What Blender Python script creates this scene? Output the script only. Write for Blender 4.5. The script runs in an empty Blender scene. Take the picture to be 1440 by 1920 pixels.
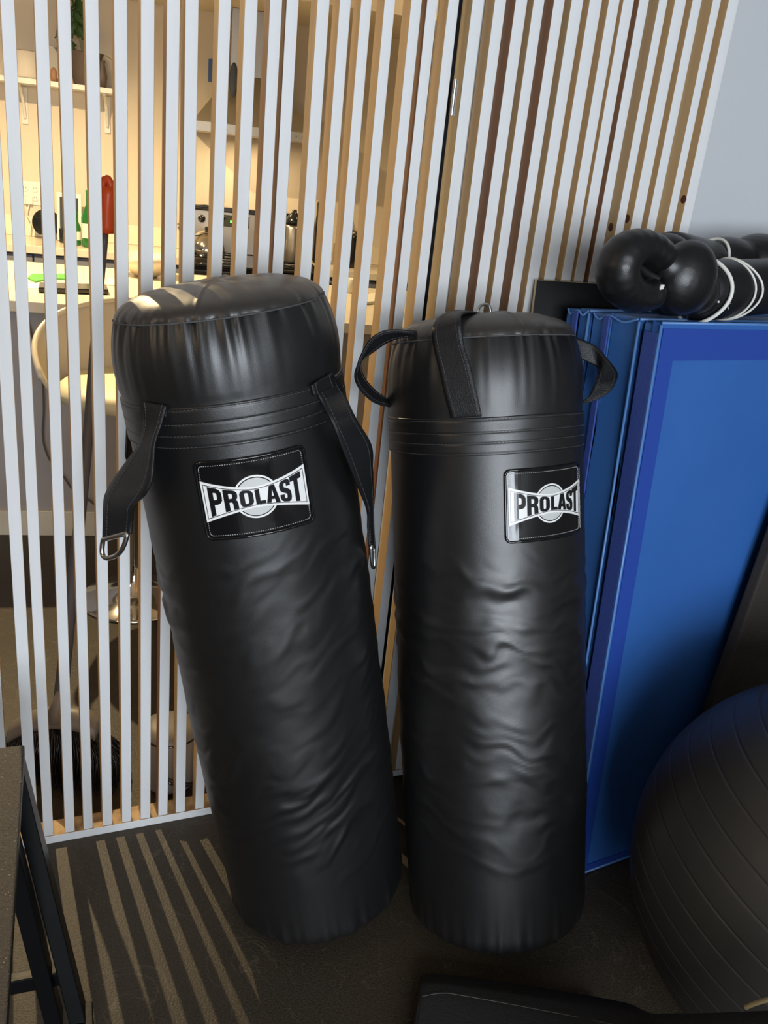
import bpy, bmesh, math, random
from mathutils import Vector as V, Matrix, noise, geometry
random.seed(7)
sc = bpy.context.scene
col = sc.collection
PI = math.pi
# ------------------------------------------------------------------ camera
FPX, PITCH, ROLL, H = 1635.0, math.radians(21.4), math.radians(6.25), 1.43
CAM = V((0, 0, H))
def ray(x, y):
    dx, dy = x - 720, y - 960
    c, s = math.cos(ROLL), math.sin(ROLL)
    u = dx * c + dy * s; v = dx * s - dy * c
    return V((u, FPX * math.cos(PITCH) + v * math.sin(PITCH), -FPX * math.sin(PITCH) + v * math.cos(PITCH)))
def ATZ(x, y, z=0.0):
    d = ray(x, y); return CAM + d * ((z - H) / d.z)
def AT(x, y, Y):
    d = ray(x, y); return CAM + d * (Y / d.y)
def ATP(x, y, p0, n):
    d = ray(x, y); return CAM + d * ((V(p0) - CAM).dot(n) / d.dot(n))
cd = bpy.data.cameras.new('camera'); cam = bpy.data.objects.new('camera', cd); col.objects.link(cam)
sc.camera = cam
cd.sensor_fit = 'VERTICAL'; cd.sensor_height = 36; cd.sensor_width = 27; cd.lens = FPX / 1920 * 36
cd.clip_start = .02
Fv = V((0, math.cos(PITCH), -math.sin(PITCH))); Rv = V((1, 0, 0)); Uv = V((0, math.sin(PITCH), math.cos(PITCH)))
c, s = math.cos(ROLL), math.sin(ROLL)
# image right / up axes in the world
IR = Rv * c + Uv * s; IU = -Rv * s + Uv * c
M = Matrix((( IR.x, IU.x, -Fv.x), (IR.y, IU.y, -Fv.y), (IR.z, IU.z, -Fv.z))).to_4x4()
M.translation = CAM
cam.matrix_world = M

# ------------------------------------------------------------------ materials
def mat(name, color, rough=.5, metal=0.0, spec=.5, coat=0.0, coat_rough=.1, bump=None, vary=None, emit=None, sheen=0.0, trans=0.0, ior=None):
    m = bpy.data.materials.new(name); m.use_nodes = True
    nt = m.node_tree; b = nt.nodes['Principled BSDF']
    b.inputs['Base Color'].default_value = (*color, 1); b.inputs['Roughness'].default_value = rough
    b.inputs['Metallic'].default_value = metal; b.inputs['Specular IOR Level'].default_value = spec
    b.inputs['Coat Weight'].default_value = coat; b.inputs['Coat Roughness'].default_value = coat_rough
    b.inputs['Sheen Weight'].default_value = sheen
    if trans: b.inputs['Transmission Weight'].default_value = trans
    if ior: b.inputs['IOR'].default_value = ior
    tc = nt.nodes.new('ShaderNodeTexCoord')
    if vary:      # (color2, scale, detail, stretch)
        c2, scale, detail, st = vary
        mp = nt.nodes.new('ShaderNodeMapping'); mp.inputs['Scale'].default_value = st
        nt.links.new(tc.outputs['Object'], mp.inputs['Vector'])
        n = nt.nodes.new('ShaderNodeTexNoise'); n.inputs['Scale'].default_value = scale; n.inputs['Detail'].default_value = detail
        nt.links.new(mp.outputs[0], n.inputs['Vector'])
        r = nt.nodes.new('ShaderNodeValToRGB'); r.color_ramp.elements[0].position = .35; r.color_ramp.elements[1].position = .68
        r.color_ramp.elements[0].color = (*color, 1); r.color_ramp.elements[1].color = (*c2, 1)
        nt.links.new(n.outputs['Fac'], r.inputs[0]); nt.links.new(r.outputs[0], b.inputs['Base Color'])
    if bump:      # list of (scale, strength, detail, stretch)
        prev = None
        for scale, strength, detail, st in bump:
            mp = nt.nodes.new('ShaderNodeMapping'); mp.inputs['Scale'].default_value = st
            nt.links.new(tc.outputs['Object'], mp.inputs['Vector'])
            n = nt.nodes.new('ShaderNodeTexNoise'); n.inputs['Scale'].default_value = scale; n.inputs['Detail'].default_value = detail
            nt.links.new(mp.outputs[0], n.inputs['Vector'])
            bp = nt.nodes.new('ShaderNodeBump'); bp.inputs['Strength'].default_value = strength; bp.inputs['Distance'].default_value = .002
            nt.links.new(n.outputs['Fac'], bp.inputs['Height'])
            if prev: nt.links.new(prev.outputs[0], bp.inputs['Normal'])
            prev = bp
        nt.links.new(prev.outputs[0], b.inputs['Normal'])
    if emit:
        b.inputs['Emission Color'].default_value = (*emit[0], 1); b.inputs['Emission Strength'].default_value = emit[1]
    return m
one = (1, 1, 1)
MW = dict(
 vinyl=mat('black_vinyl', (.0062, .0062, .0068), .385, spec=.82, bump=[(9, .35, 3, one), (900, .12, 2, one)], vary=((.0095, .009, .009), 3, 4, one)),
 vinyl_top=mat('worn_vinyl_top', (.022, .020, .019), .38, spec=.8, bump=[(12, .3, 3, one), (700, .12, 2, one)], vary=((.035, .031, .028), 5, 5, one)),  # top panel paler and browner than the side vinyl
 strap=mat('black_strap', (.009, .009, .0105), .46, spec=.4, bump=[(500, .4, 2, one), (30, .3, 2, one)]),
 patch=mat('patent_black', (.006, .006, .007), .11, spec=.5, coat=.15, coat_rough=.03, bump=[(22, .9, 1, one)]),
 print_white=mat('print_white', (.90, .90, .88), .3, spec=.4),
 print_grey=mat('print_pale_grey', (.62, .63, .62), .3),
 print_black=mat('print_black', (.01, .01, .012), .12, spec=.6),
 thread=mat('grey_thread', (.45, .45, .45), .6),
 thread_dark=mat('dark_thread', (.075, .075, .077), .7),
 steel=mat('brushed_steel', (.55, .55, .54), .28, metal=1, bump=[(300, .1, 2, one)]),
 chrome=mat('chrome', (.82, .80, .76), .08, metal=1),
 white_paint=mat('white_paint', (.80, .815, .83), .55, vary=((.69, .69, .68), 11, 8, (1, 1, .12)), bump=[(60, .25, 4, (1, 1, .06))]),
 pine=mat('bare_pine', (.76, .55, .30), .55, vary=((.68, .45, .21), 18, 6, (1, 1, .05)), bump=[(80, .2, 4, (1, 1, .05))]),
 cedar=mat('reddish_pine', (.44, .25, .14), .55, vary=((.32, .16, .09), 18, 6, (1, 1, .05)), bump=[(80, .2, 4, (1, 1, .05))]),
 knot=mat('pine_knot', (.12, .035, .015), .5),
 rail_top=mat('rail_top_wood', (.62, .42, .20), .6, vary=((.35, .20, .09), 40, 5, one)),
 grey_wall=mat('grey_wall_paint', (.56, .58, .605), .75, bump=[(140, .25, 3, one)]),
 white_wall=mat('brown_grey_wall', (.24, .23, .22), .7, bump=[(160, .15, 3, one)]),
 kitchen_wall=mat('cream_wall', (.66, .575, .455), .6, bump=[(160, .12, 3, one)]),
 ceiling=mat('ceiling_paint', (.42, .40, .37), .8, bump=[(90, .1, 2, one)]),
 black_paint=mat('black_paint', (.0045, .0045, .005), .3, spec=.18, bump=[(14, .5, 4, one)]),
 board=mat('black_board', (.010, .010, .011), .55),
 board_edge=mat('board_edge', (.62, .48, .30), .6),
 mat_face=mat('blue_vinyl', (.029, .118, .39), .42, spec=.4, bump=[(5, .35, 2, one), (1200, .1, 1, one)], vary=((.033, .13, .42), 4, 4, one)),
 mat_edge=mat('dark_blue_vinyl', (.018, .062, .34), .45, bump=[(900, .2, 1, one)]),
 mat_side=mat('soft_blue_vinyl', (.045, .15, .42), .4, bump=[(7, .6, 3, (1, 1, .3))]),
 mat_velcro=mat('violet_blue_velcro', (.036, .070, .30), .8, bump=[(260, .6, 2, (.4, .4, 2))]),
 piping=mat('pale_blue_piping', (.10, .24, .55), .35),
 glove=mat('black_leather', (.0075, .0075, .0085), .36, spec=.55, bump=[(10, .25, 3, one), (800, .12, 1, one)]),
 white_trim=mat('white_trim', (.80, .79, .72), .45),
 ball=mat('dark_grey_rubber', (.034, .030, .026), .42, spec=.45, bump=[(700, .1, 1, one)]),
 foam=mat('black_foam', (.020, .019, .019), .75, bump=[(220, .5, 3, one)]),
 ribbed=mat('brown_black_rubber', (.030, .024, .019), .8, bump=[(200, .6, 2, (.1, .1, 2))]),
 quartz=mat('cream_quartz', (.80, .72, .56), .28, vary=((.74, .65, .50), 8, 4, one)),
 island_panel=mat('mauve_grey_panel', (.40, .36, .345), .35, vary=((.44, .40, .38), 5, 4, one)),
 cabinet=mat('slate_grey_cabinet', (.215, .225, .27), .45),
 stool_shell=mat('cream_plastic', (.66, .58, .45), .3),
 cushion=mat('pale_yellow_cushion', (.82, .76, .52), .5),
 appliance=mat('black_enamel', (.012, .013, .016), .16, spec=.6),
 inox=mat('appliance_steel', (.50, .47, .42), .32, metal=1),
 hood=mat('hood_steel', (.40, .37, .32), .38, metal=.85),
 pot=mat('dark_brown_pot', (.12, .09, .08), .55),
 leaf=mat('dark_leaf', (.035, .085, .025), .4),
 stem=mat('pale_stem', (.25, .28, .12), .5),
 soil=mat('soil', (.05, .03, .02), .9),
 basket=mat('pale_basket', (.66, .60, .52), .7),
 paper=mat('white_paper', (.80, .77, .66), .6),
 green_folder=mat('green_folder', (.10, .42, .07), .5),
 bottle=mat('green_glass', (.03, .22, .05), .08, spec=.6, trans=.4),
 white_plastic=mat('white_plastic', (.74, .72, .66), .35),
 slot=mat('dark_slot', (.03, .03, .03), .6),
 screen=mat('dark_screen', (.05, .055, .06), .15),
 orange=mat('orange_plastic', (.58, .085, .022), .35),
 orange_dark=mat('orange_shadow_groove', (.40, .05, .015), .4),
 pole=mat('slate_pole', (.085, .090, .105), .4),
 grey_plastic=mat('taupe_plastic', (.20, .175, .15), .45),
 bristle=mat('black_bristle', (.012, .011, .011), .28, spec=.6),
 poster_blue=mat('poster_blue', (.045, .12, .33), .5),
 led=mat('green_led', (.02, .3, .02), .4, emit=((.15, 1, .1), 3)),
 cable=mat('grey_cable', (.10, .085, .07), .5),
 bin=mat('grey_bin', (.20, .18, .15), .5),
 straw=mat('pale_bristle', (.45, .34, .17), .6),
 silicone=mat('blue_grey_cloth', (.05, .06, .085), .8),
)
# floor: worn dark vinyl with fine speckle, hairline scratches and crumbs
def floor_mat():
    m = bpy.data.materials.new('dark_vinyl_floor'); m.use_nodes = True
    nt = m.node_tree; N = nt.nodes; L = nt.links; b = N['Principled BSDF']
    tc = N.new('ShaderNodeTexCoord')
    n1 = N.new('ShaderNodeTexNoise'); n1.inputs['Scale'].default_value = 260; n1.inputs['Detail'].default_value = 3
    n2 = N.new('ShaderNodeTexNoise'); n2.inputs['Scale'].default_value = 2.2; n2.inputs['Detail'].default_value = 5
    v = N.new('ShaderNodeTexVoronoi'); v.inputs['Scale'].default_value = 45; v.feature = 'F1'
    w = N.new('ShaderNodeTexNoise'); w.inputs['Scale'].default_value = 3.5; w.inputs['Detail'].default_value = 8; w.inputs['Distortion'].default_value = 2.5
    for n in (n1, n2, v, w): L.new(tc.outputs['Object'], n.inputs['Vector'])
    r = N.new('ShaderNodeValToRGB'); r.color_ramp.elements[0].position = .35; r.color_ramp.elements[1].position = .75
    r.color_ramp.elements[0].color = (.040, .032, .023, 1); r.color_ramp.elements[1].color = (.082, .066, .045, 1)
    L.new(n1.outputs['Fac'], r.inputs[0])
    r2 = N.new('ShaderNodeValToRGB'); r2.color_ramp.elements[0].position = .3; r2.color_ramp.elements[1].position = .7
    r2.color_ramp.elements[0].color = (.75, .75, .75, 1); r2.color_ramp.elements[1].color = (1.15, 1.12, 1.08, 1)
    L.new(n2.outputs['Fac'], r2.inputs[0])
    mx = N.new('ShaderNodeMix'); mx.data_type = 'RGBA'; mx.blend_type = 'MULTIPLY'; mx.inputs[0].default_value = 1
    L.new(r.outputs[0], mx.inputs[6]); L.new(r2.outputs[0], mx.inputs[7])
    # thin pale scratches
    cr = N.new('ShaderNodeValToRGB'); e = cr.color_ramp.elements
    e[0].position = .495; e[0].color = (0, 0, 0, 1); e[1].position = .5; e[1].color = (.5, .5, .5, 1)
    e2 = cr.color_ramp.elements.new(.503); e2.color = (0, 0, 0, 1)
    L.new(w.outputs['Fac'], cr.inputs[0])
    sp = N.new('ShaderNodeValToRGB'); sp.color_ramp.elements[0].position = .0; sp.color_ramp.elements[0].color = (1, 1, 1, 1)
    sp.color_ramp.elements[1].position = .035; sp.color_ramp.elements[1].color = (0, 0, 0, 1)
    L.new(v.outputs['Distance'], sp.inputs[0])
    ad = N.new('ShaderNodeMath'); ad.operation = 'MAXIMUM'
    L.new(cr.outputs[0], ad.inputs[0]); L.new(sp.outputs[0], ad.inputs[1])
    ms = N.new('ShaderNodeMath'); ms.operation = 'MULTIPLY'; ms.inputs[1].default_value = .30; L.new(ad.outputs[0], ms.inputs[0])
    m2 = N.new('ShaderNodeMix'); m2.data_type = 'RGBA'; m2.inputs[7].default_value = (.36, .31, .22, 1)
    L.new(ms.outputs[0], m2.inputs[0]); L.new(mx.outputs[2], m2.inputs[6]); L.new(m2.outputs[2], b.inputs['Base Color'])
    b.inputs['Roughness'].default_value = .46; b.inputs['Specular IOR Level'].default_value = .3
    bp = N.new('ShaderNodeBump'); bp.inputs['Strength'].default_value = .5; bp.inputs['Distance'].default_value = .002
    L.new(n1.outputs['Fac'], bp.inputs['Height']); L.new(bp.outputs[0], b.inputs['Normal'])
    return m
MW['floor'] = floor_mat()
def grit_mat():
    m = mat('gritty_black', (.052, .044, .036), .6, bump=[(330, 1.0, 2, one)])
    nt = m.node_tree; N = nt.nodes; L = nt.links; b = N['Principled BSDF']
    tc = N.new('ShaderNodeTexCoord'); v = N.new('ShaderNodeTexVoronoi'); v.inputs['Scale'].default_value = 150
    L.new(tc.outputs['Object'], v.inputs['Vector'])
    r = N.new('ShaderNodeValToRGB'); r.color_ramp.elements[0].color = (.55, .5, .42, 1); r.color_ramp.elements[1].position = .12
    r.color_ramp.elements[1].color = (.052, .044, .036, 1); r.color_ramp.elements[0].position = .06
    L.new(v.outputs['Distance'], r.inputs[0]); L.new(r.outputs[0], b.inputs['Base Color'])
    return m
MW['grit'] = grit_mat()

# ------------------------------------------------------------------ mesh helpers
class MB:
    def __init__(s): s.v = []; s.f = []; s.m = []; s.mats = []
    def mi(s, m):
        if m not in s.mats: s.mats.append(m)
        return s.mats.index(m)
    def add(s, vs, fs, m):
        o = len(s.v); s.v += [V(p) for p in vs]; k = s.mi(m)
        for f in fs: s.f.append([i + o for i in f]); s.m.append(k)
        return s
    def hexa(s, p, m, ms=None):     # p: 8 pts, bottom 4 ccw then top 4
        fs = [(3, 2, 1, 0), (4, 5, 6, 7), (0, 1, 5, 4), (1, 2, 6, 5), (2, 3, 7, 6), (3, 0, 4, 7)]
        if ms:
            o = len(s.v); s.v += [V(q) for q in p]
            for f, mm in zip(fs, ms): s.f.append([i + o for i in f]); s.m.append(s.mi(mm))
        else: s.add(p, fs, m)
        return s
    def obox(s, o, a, b, c, m, ms=None):   # corner o, edge vectors a, b, c
        o, a, b, c = V(o), V(a), V(b), V(c)
        return s.hexa([o, o + a, o + a + b, o + b, o + c, o + a + c, o + a + b + c, o + b + c], m, ms)
    def box(s, x0, x1, y0, y1, z0, z1, m): return s.obox((x0, y0, z0), (x1 - x0, 0, 0), (0, y1 - y0, 0), (0, 0, z1 - z0), m)
    def tube(s, pts, r, m, n=12, closed=False, cap=True, flat=None):
        pts = [V(p) for p in pts]; k = len(pts)
        rs = r if isinstance(r, (list, tuple)) else [r] * k
        rings = []; up = None
        for i, p in enumerate(pts):
            if closed: t = pts[(i + 1) % k] - pts[i - 1]
            else: t = pts[min(i + 1, k - 1)] - pts[max(i - 1, 0)]
            t.normalize()
            if up is None:
                up = V((0, 0, 1)) if abs(t.z) < .9 else V((1, 0, 0))
            x = up.cross(t); x.normalize(); y = t.cross(x); up = y
            rings.append([p + (x * math.cos(2 * PI * j / n) + y * math.sin(2 * PI * j / n) * (flat or 1)) * rs[i] for j in range(n)])
        vs = [q for rg in rings for q in rg]; fs = []
        for i in range(k if closed else k - 1):
            a = i * n; b = ((i + 1) % k) * n
            for j in range(n): fs.append((a + j, a + (j + 1) % n, b + (j + 1) % n, b + j))
        if not closed and cap:
            fs.append(tuple(range(n))[::-1]); fs.append(tuple((k - 1) * n + j for j in range(n)))
        return s.add(vs, fs, m)
    def lathe(s, prof, o, m, ax=(0, 0, 1), n=48, sx=1, sy=1, cap=True):   # prof: (r, h)
        o = V(o); ax = V(ax).normalized(); x = ax.orthogonal().normalized(); y = ax.cross(x)
        vs = []; fs = []
        for r, h in prof:
            for j in range(n):
                a = 2 * PI * j / n; vs.append(o + ax * h + x * (r * math.cos(a) * sx) + y * (r * math.sin(a) * sy))
        for i in range(len(prof) - 1):
            for j in range(n): fs.append((i * n + j, i * n + (j + 1) % n, (i + 1) * n + (j + 1) % n, (i + 1) * n + j))
        if cap:
            if prof[0][0] > 1e-5: fs.append(tuple(range(n))[::-1])
            if prof[-1][0] > 1e-5: fs.append(tuple((len(prof) - 1) * n + j for j in range(n)))
        return s.add(vs, fs, m)
    def ball(s, c, r, m, n=24, q=14, sc_=(1, 1, 1), rot=None):
        vs = []; fs = []; c = V(c)
        for i in range(q + 1):
            p = PI * i / q
            for j in range(n):
                a = 2 * PI * j / n
                d = V((math.sin(p) * math.cos(a) * sc_[0], math.sin(p) * math.sin(a) * sc_[1], math.cos(p) * sc_[2])) * r
                if rot: d = rot @ d
                vs.append(c + d)
        for i in range(q):
            for j in range(n): fs.append((i * n + j, (i + 1) * n + j, (i + 1) * n + (j + 1) % n, i * n + (j + 1) % n))
        return s.add(vs, fs, m)
    def grid(s, rows, m, closed=False):
        k = len(rows[0]); vs = [p for r in rows for p in r]; fs = []
        for i in range(len(rows) - 1):
            for j in range(k if closed else k - 1):
                fs.append((i * k + j, i * k + (j + 1) % k, (i + 1) * k + (j + 1) % k, (i + 1) * k + j))
        return s.add(vs, fs, m)
    def build(s, name, parent=None, smooth=False, bevel=0, subd=0, solid=0, remesh=0, smooth_it=0, recalc=True, weld=True, origin=None):
        me = bpy.data.meshes.new(name)
        w0 = V(origin) if origin is not None else (sum(s.v, V()) / len(s.v))
        par = parent.matrix_world.translation if parent is not None else None
        me.from_pydata([p - w0 for p in s.v], [], s.f); 
        for mm in s.mats: me.materials.append(mm)
        me.polygons.foreach_set('material_index', s.m)
        bm = bmesh.new(); bm.from_mesh(me)
        if weld: bmesh.ops.remove_doubles(bm, verts=bm.verts, dist=1e-6)
        if recalc: bmesh.ops.recalc_face_normals(bm, faces=bm.faces)
        bm.to_mesh(me); bm.free()
        if smooth: me.polygons.foreach_set('use_smooth', [True] * len(me.polygons))
        o = bpy.data.objects.new(name, me); col.objects.link(o)
        o.location = w0
        if parent is not None:
            o.parent = parent; o.matrix_parent_inverse = Matrix.Identity(4); o.location = w0 - WL[parent.name]
        WL[o.name] = w0
        if solid:
            md = o.modifiers.new('thickness', 'SOLIDIFY'); md.thickness = solid; md.offset = 0
        if remesh:
            md = o.modifiers.new('blend', 'REMESH'); md.mode = 'VOXEL'; md.voxel_size = remesh; md.use_smooth_shade = True
            md = o.modifiers.new('soften', 'SMOOTH'); md.factor = .6; md.iterations = smooth_it or 10
        if bevel:
            md = o.modifiers.new('bevel', 'BEVEL'); md.width = bevel; md.segments = 3; md.limit_method = 'ANGLE'; md.angle_limit = math.radians(40)
        if subd:
            md = o.modifiers.new('subdivision', 'SUBSURF'); md.levels = subd; md.render_levels = subd
        return o
WL = {}
def thing(name, label, cat, loc, group=None):
    o = bpy.data.objects.new(name, None); col.objects.link(o); o.location = loc; WL[o.name] = V(loc)
    o.empty_display_size = .05
    o['label'] = label; o['category'] = cat
    if group: o['group'] = group
    return o
def tag(o, label, cat, group=None, kind=None):
    o['label'] = label; o['category'] = cat
    if group: o['group'] = group
    if kind: o['kind'] = kind
    return o
def struct(o): o['kind'] = 'structure'; return o
def smooth_path(pts, n=8):
    pts = [V(p) for p in pts]; out = []
    for i in range(len(pts) - 1):
        p0 = pts[max(i - 1, 0)]; p1 = pts[i]; p2 = pts[i + 1]; p3 = pts[min(i + 2, len(pts) - 1)]
        for j in range(n):
            t = j / n
            out.append(.5 * ((2 * p1) + (p2 - p0) * t + (2 * p0 - 5 * p1 + 4 * p2 - p3) * t * t + (-p0 + 3 * p1 - 3 * p2 + p3) * t ** 3))
    out.append(pts[-1]); return out

# ------------------------------------------------------------------ setting
FA = ATZ(90, 1583); FC = ATZ(745, 1462)
fd = (FC - FA).normalized(); fn = V((-fd.y, fd.x, 0))       # fn points away from the camera
def FP(s, t, z): return FA + fd * s + fn * t + V((0, 0, z))
Z = V((0, 0, 1))
CEIL = 2.7
b = MB(); b.box(-3.7, 3.2, -3.3, 6.6, -.08, 0, MW['floor']); struct(b.build('floor', origin=(0, 0, 0)))
b = MB(); b.box(-3.7, 3.2, -3.3, 6.6, CEIL, CEIL + .08, MW['ceiling']); struct(b.build('ceiling'))
b = MB(); b.box(-3.78, -3.7, -3.3, 6.6, 0, CEIL, MW['white_wall']); struct(b.build('wall_left'))
b = MB(); b.box(3.2, 3.28, -3.3, 6.6, 0, CEIL, MW['white_wall']); struct(b.build('wall_right'))
# wall behind the camera with a wide shop window
wx0, wx1, wz0, wz1 = -.1, 2.9, .62, 2.48
b = MB()
b.box(-3.7, wx0, -3.38, -3.3, 0, CEIL, MW['white_wall']); b.box(wx1, 3.2, -3.38, -3.3, 0, CEIL, MW['white_wall'])
b.box(wx0, wx1, -3.38, -3.3, 0, wz0, MW['white_wall']); b.box(wx0, wx1, -3.38, -3.3, wz1, CEIL, MW['white_wall'])
struct(b.build('wall_back', weld=False))
b = MB()
for xx in (wx0, (2 * wx0 + wx1) / 3, (wx0 + 2 * wx1) / 3, wx1 - .05): b.box(xx, xx + .05, -3.37, -3.30, wz0, wz1, MW['white_plastic'])
for zz in (wz0, wz1 - .05): b.box(wx0, wx1, -3.368, -3.302, zz, zz + .05, MW['white_plastic'])
struct(b.build('window_1', weld=False))
# grey wall the right-hand screen is fixed against
GW = .78
b = MB(); b.obox(FP(GW, .046, 0), fd * 1.9, fn * .12, Z * CEIL, MW['grey_wall']); struct(b.build('wall_front', bevel=.004))
# kitchen frame
KO = V((-2, 4.75, 0)); ka = math.radians(14); kd = V((math.cos(ka), math.sin(ka), 0)); kn = V((-math.sin(ka), math.cos(ka), 0))
def KP(s, t, z): return KO + kd * s + kn * t + Z * z
def K(x, y, t):           # pixel ray met with the kitchen plane at depth t -> (s, z)
    p = ATP(x, y, KO + kn * t, kn); return (p - KO).dot(kd), p.z
b = MB(); b.obox(KP(-1.75, 0, 0), kd * 6.2, kn * .1, Z * CEIL, MW['kitchen_wall']); struct(b.build('wall_kitchen'))
b = MB(); b.obox(KP(-1.7, -.75, 2.07), kd * 5.2, kn * .745, Z * (CEIL - 2.075), MW['kitchen_wall']); struct(b.build('trim_1'))

# ------------------------------------------------------------------ slatted screens
def slat_mesh(s0, s1, zt, zb, shift=0, red=False, dep=.038, lean=0):
    b = MB(); side = MW['cedar'] if red else MW['pine']
    o = FP(s0 + shift, .001, zb); a = fd * (s1 - s0); t = fn * dep; up = Z * (zt - zb) - fd * shift
    w = MW['white_paint']
    # faces: bottom, top, front(0-1), right(1-2), back(2-3), left(3-0)
    b.obox(o, a, t, up, w, ms=[side, side, w, side, side, side])
    return b
def S0(x): # pixel at top row -> s on the screen plane
    p = ATP(x, 0, FA, fn); return (p - FA).dot(fd)
def SB(x, y):
    p = ATP(x, y, FA, fn); return (p - FA).dot(fd)
top = 2.42
left = thing('slatted_screen', 'white-fronted timber slat screen with see-through gaps in front of the kitchen', 'screen', FP(.3, .02, 0))
tops = [(0, 27), (66, 92), (106, 131), (158, 184), (214, 239), (265, 291), (315, 340), (344, 369), (412, 435), (460, 484),
        (507, 530), (538, 561), (596, 619), (638, 659), (678, 698), (722, 742), (772, 792), (802, 822), (842, 862)]
bots = {0: 88, 1: 129, 2: 164, 3: 201, 4: 237.5, 5: 273, 6: 306, 7: 339, 8: 375}
reds = {6, 10, 11, 17}
slats = [(-.149, -.127, -.149 - 0, 0, 0)]
gl = []
gl.append((-.148, -.126, 0, 0)); 
zs = SB(60, 1500); gl.append((SB(-6, 0) - .022 - .012, SB(-6, 0) - .012, 0, 0))
ys = SB(-5, 1340)
gl = [(ys - .075, ys - .053, 0, 0), (ys - .011, ys + .011, 0, 0), (SB(18, 800) - .011, SB(18, 800) + .011, 0, 0)]
for i, (a, c_) in enumerate(tops):
    s0, s1 = S0(a), S0(c_); sh = 0
    if i in bots: sh = max(-.012, min(.012, (SB(bots[i], 1500) - (s0 + s1) / 2)))
    gl.append((s0, s1, sh, i in reds))
for s0, s1, sh, red in gl:
    slat_mesh(s0, s1, top, .021, sh, red).build('slat', left, bevel=.0012)
sL = gl[0][0] - .05; sR = S0(862) + .001
b = MB(); w = MW['white_paint']; rt = MW['rail_top']
b.obox(FP(sL, 0, 0), fd * (sR - sL), fn * .05, Z * .02, w, ms=[w, rt, w, w, w, w]); b.build('bottom_rail', left, bevel=.0015)
b = MB(); b.obox(FP(sL, .0, top + .001), fd * (sR - sL), fn * .05, Z * .04, w); b.build('top_rail', left, bevel=.002)
right = thing('slatted_screen', 'timber slat screen backed by grey wall, right of the black gap', 'screen', FP(1.1, .02, 0))
ts = [(887, 909), (929, 950), (968, 990), (1002, 1022), (1040, 1060), (1073, 1095), (1107, 1130), (1143, 1163), (1170, 1190),
      (1200, 1218), (1237, 1253), (1267, 1288), (1300, 1317), (1338, 1353), (1368, 1387)]
for i, (a, c_) in enumerate(ts):
    s0, s1 = S0(a), S0(c_)
    slat_mesh(s0, s1, top, .031, 0, i in (2, 4, 9)).build('slat', right, bevel=.0012)
s0, s1 = S0(887) - .004, S0(1389)
b = MB(); b.obox(FP(s0, 0, .012), fd * (s1 - s0), fn * .045, Z * .018, w, ms=[w, rt, w, w, w, w]); b.build('bottom_rail', right, bevel=.0015)
b = MB(); b.obox(FP(s0, 0, top + .001), fd * (s1 - s0), fn * .045, Z * .04, w); b.build('top_rail', right, bevel=.002)
sides = [S0(a) for a, c_ in ts]
for (x, y, rz) in ((1283, 374, .010), (1145, 426, .010), (1176, 410, .014)):
    best = None
    for sv_ in sides:
        p = ATP(x, y, FP(sv_, 0, 0), fd); t_ = (p - FA).dot(fn)
        if 0 <= t_ <= .040 and (best is None): best = (p, t_, sv_)
    if best:
        p, t_, sv_ = best; t_ = min(.028, max(.010, t_)); p = FP(sv_, t_, p.z)
        b = MB(); b.lathe([(0, .0002), (.0085, .0002), (.0095, -.0004)], p, MW['knot'], ax=-fd, n=20); o = b.build('knot', right, smooth=True)
# black strip added to stand in for the dark gap between the screens
b = MB(); gs = (S0(866)); b.obox(FP(gs - .001, .012, 0), fd * .009, fn * .028, Z * 2.46, MW['black_paint'])
o = b.build('corner_post'); tag(o, 'thin black metal post in the gap between the two slat screens', 'post')
b = MB(); p = ATP(842, 182, FA - fn * .0, fn); 
s_ = (p - FA).dot(fd)
b = MB(); b.obox(FP(gs + .0005, -.004, p.z - .03), fd * .010, fn * .006, Z * .06, MW['steel']); b.tube([FP(gs + .003, -.006, p.z - .03), FP(gs + .003, -.006, p.z + .03)], .0035, MW['steel'])
b.build('hinge', left)

# ------------------------------------------------------------------ heavy bags
def frame(tx, ty):
    a = V((math.tan(tx), math.tan(ty), 1)).normalized(); e1 = a.cross(V((0, -1, 0))).normalized(); e2 = a.cross(e1); return a, e1, e2
class Bag:
    def __init__(s, x, y, tx, ty, R, sr, sb, seed, dome):
        s.a, s.e1, s.e2 = frame(tx, ty); s.R = R; s.sr = sr; s.sb = sb; s.seed = seed; s.dome = dome
        s.B = V((x, y, R * math.sqrt(max(0, 1 - s.a.z ** 2)))); s.tx, s.ty = tx, ty
    def prof(s, h):
        R = s.R; r = R
        if h < .03: r = R * (.93 + .07 * math.sqrt(max(0, 1 - (1 - h / .03) ** 2)))
        u = h / s.sb
        r += .0035 * math.sin(PI * min(1, max(0, u)) * 1.0) * (1 if u < 1 else 0) - (.003 if u < .3 else 0) * (1 - u / .3 if u < .3 else 0)
        if h > s.sb:
            q = (h - s.sb) / (s.sr - s.sb); r += .0035 * math.sin(PI * min(q, 1)) - .013 * max(0, q) ** 3
        return r
    def pt(s, th, h, r): return s.B + s.a * h + (s.e1 * math.sin(th) - s.e2 * math.cos(th)) * r
    def surf(s, th, h, off=0): return s.pt(th, h, s.prof(h) + off)
    def hit(s, x, y, R=None):
        R = R or s.R
        d = ray(x, y).normalized(); w = CAM - s.B
        d1, d2, w1, w2 = d.dot(s.e1), d.dot(s.e2), w.dot(s.e1), w.dot(s.e2)
        A = d1 * d1 + d2 * d2; Bq = 2 * (d1 * w1 + d2 * w2); C = w1 * w1 + w2 * w2 - R * R; D = Bq * Bq - 4 * A * C
        if D < 0: t = -Bq / 2 / A
        else: t = (-Bq - math.sqrt(D)) / 2 / A
        return CAM + d * t
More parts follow.
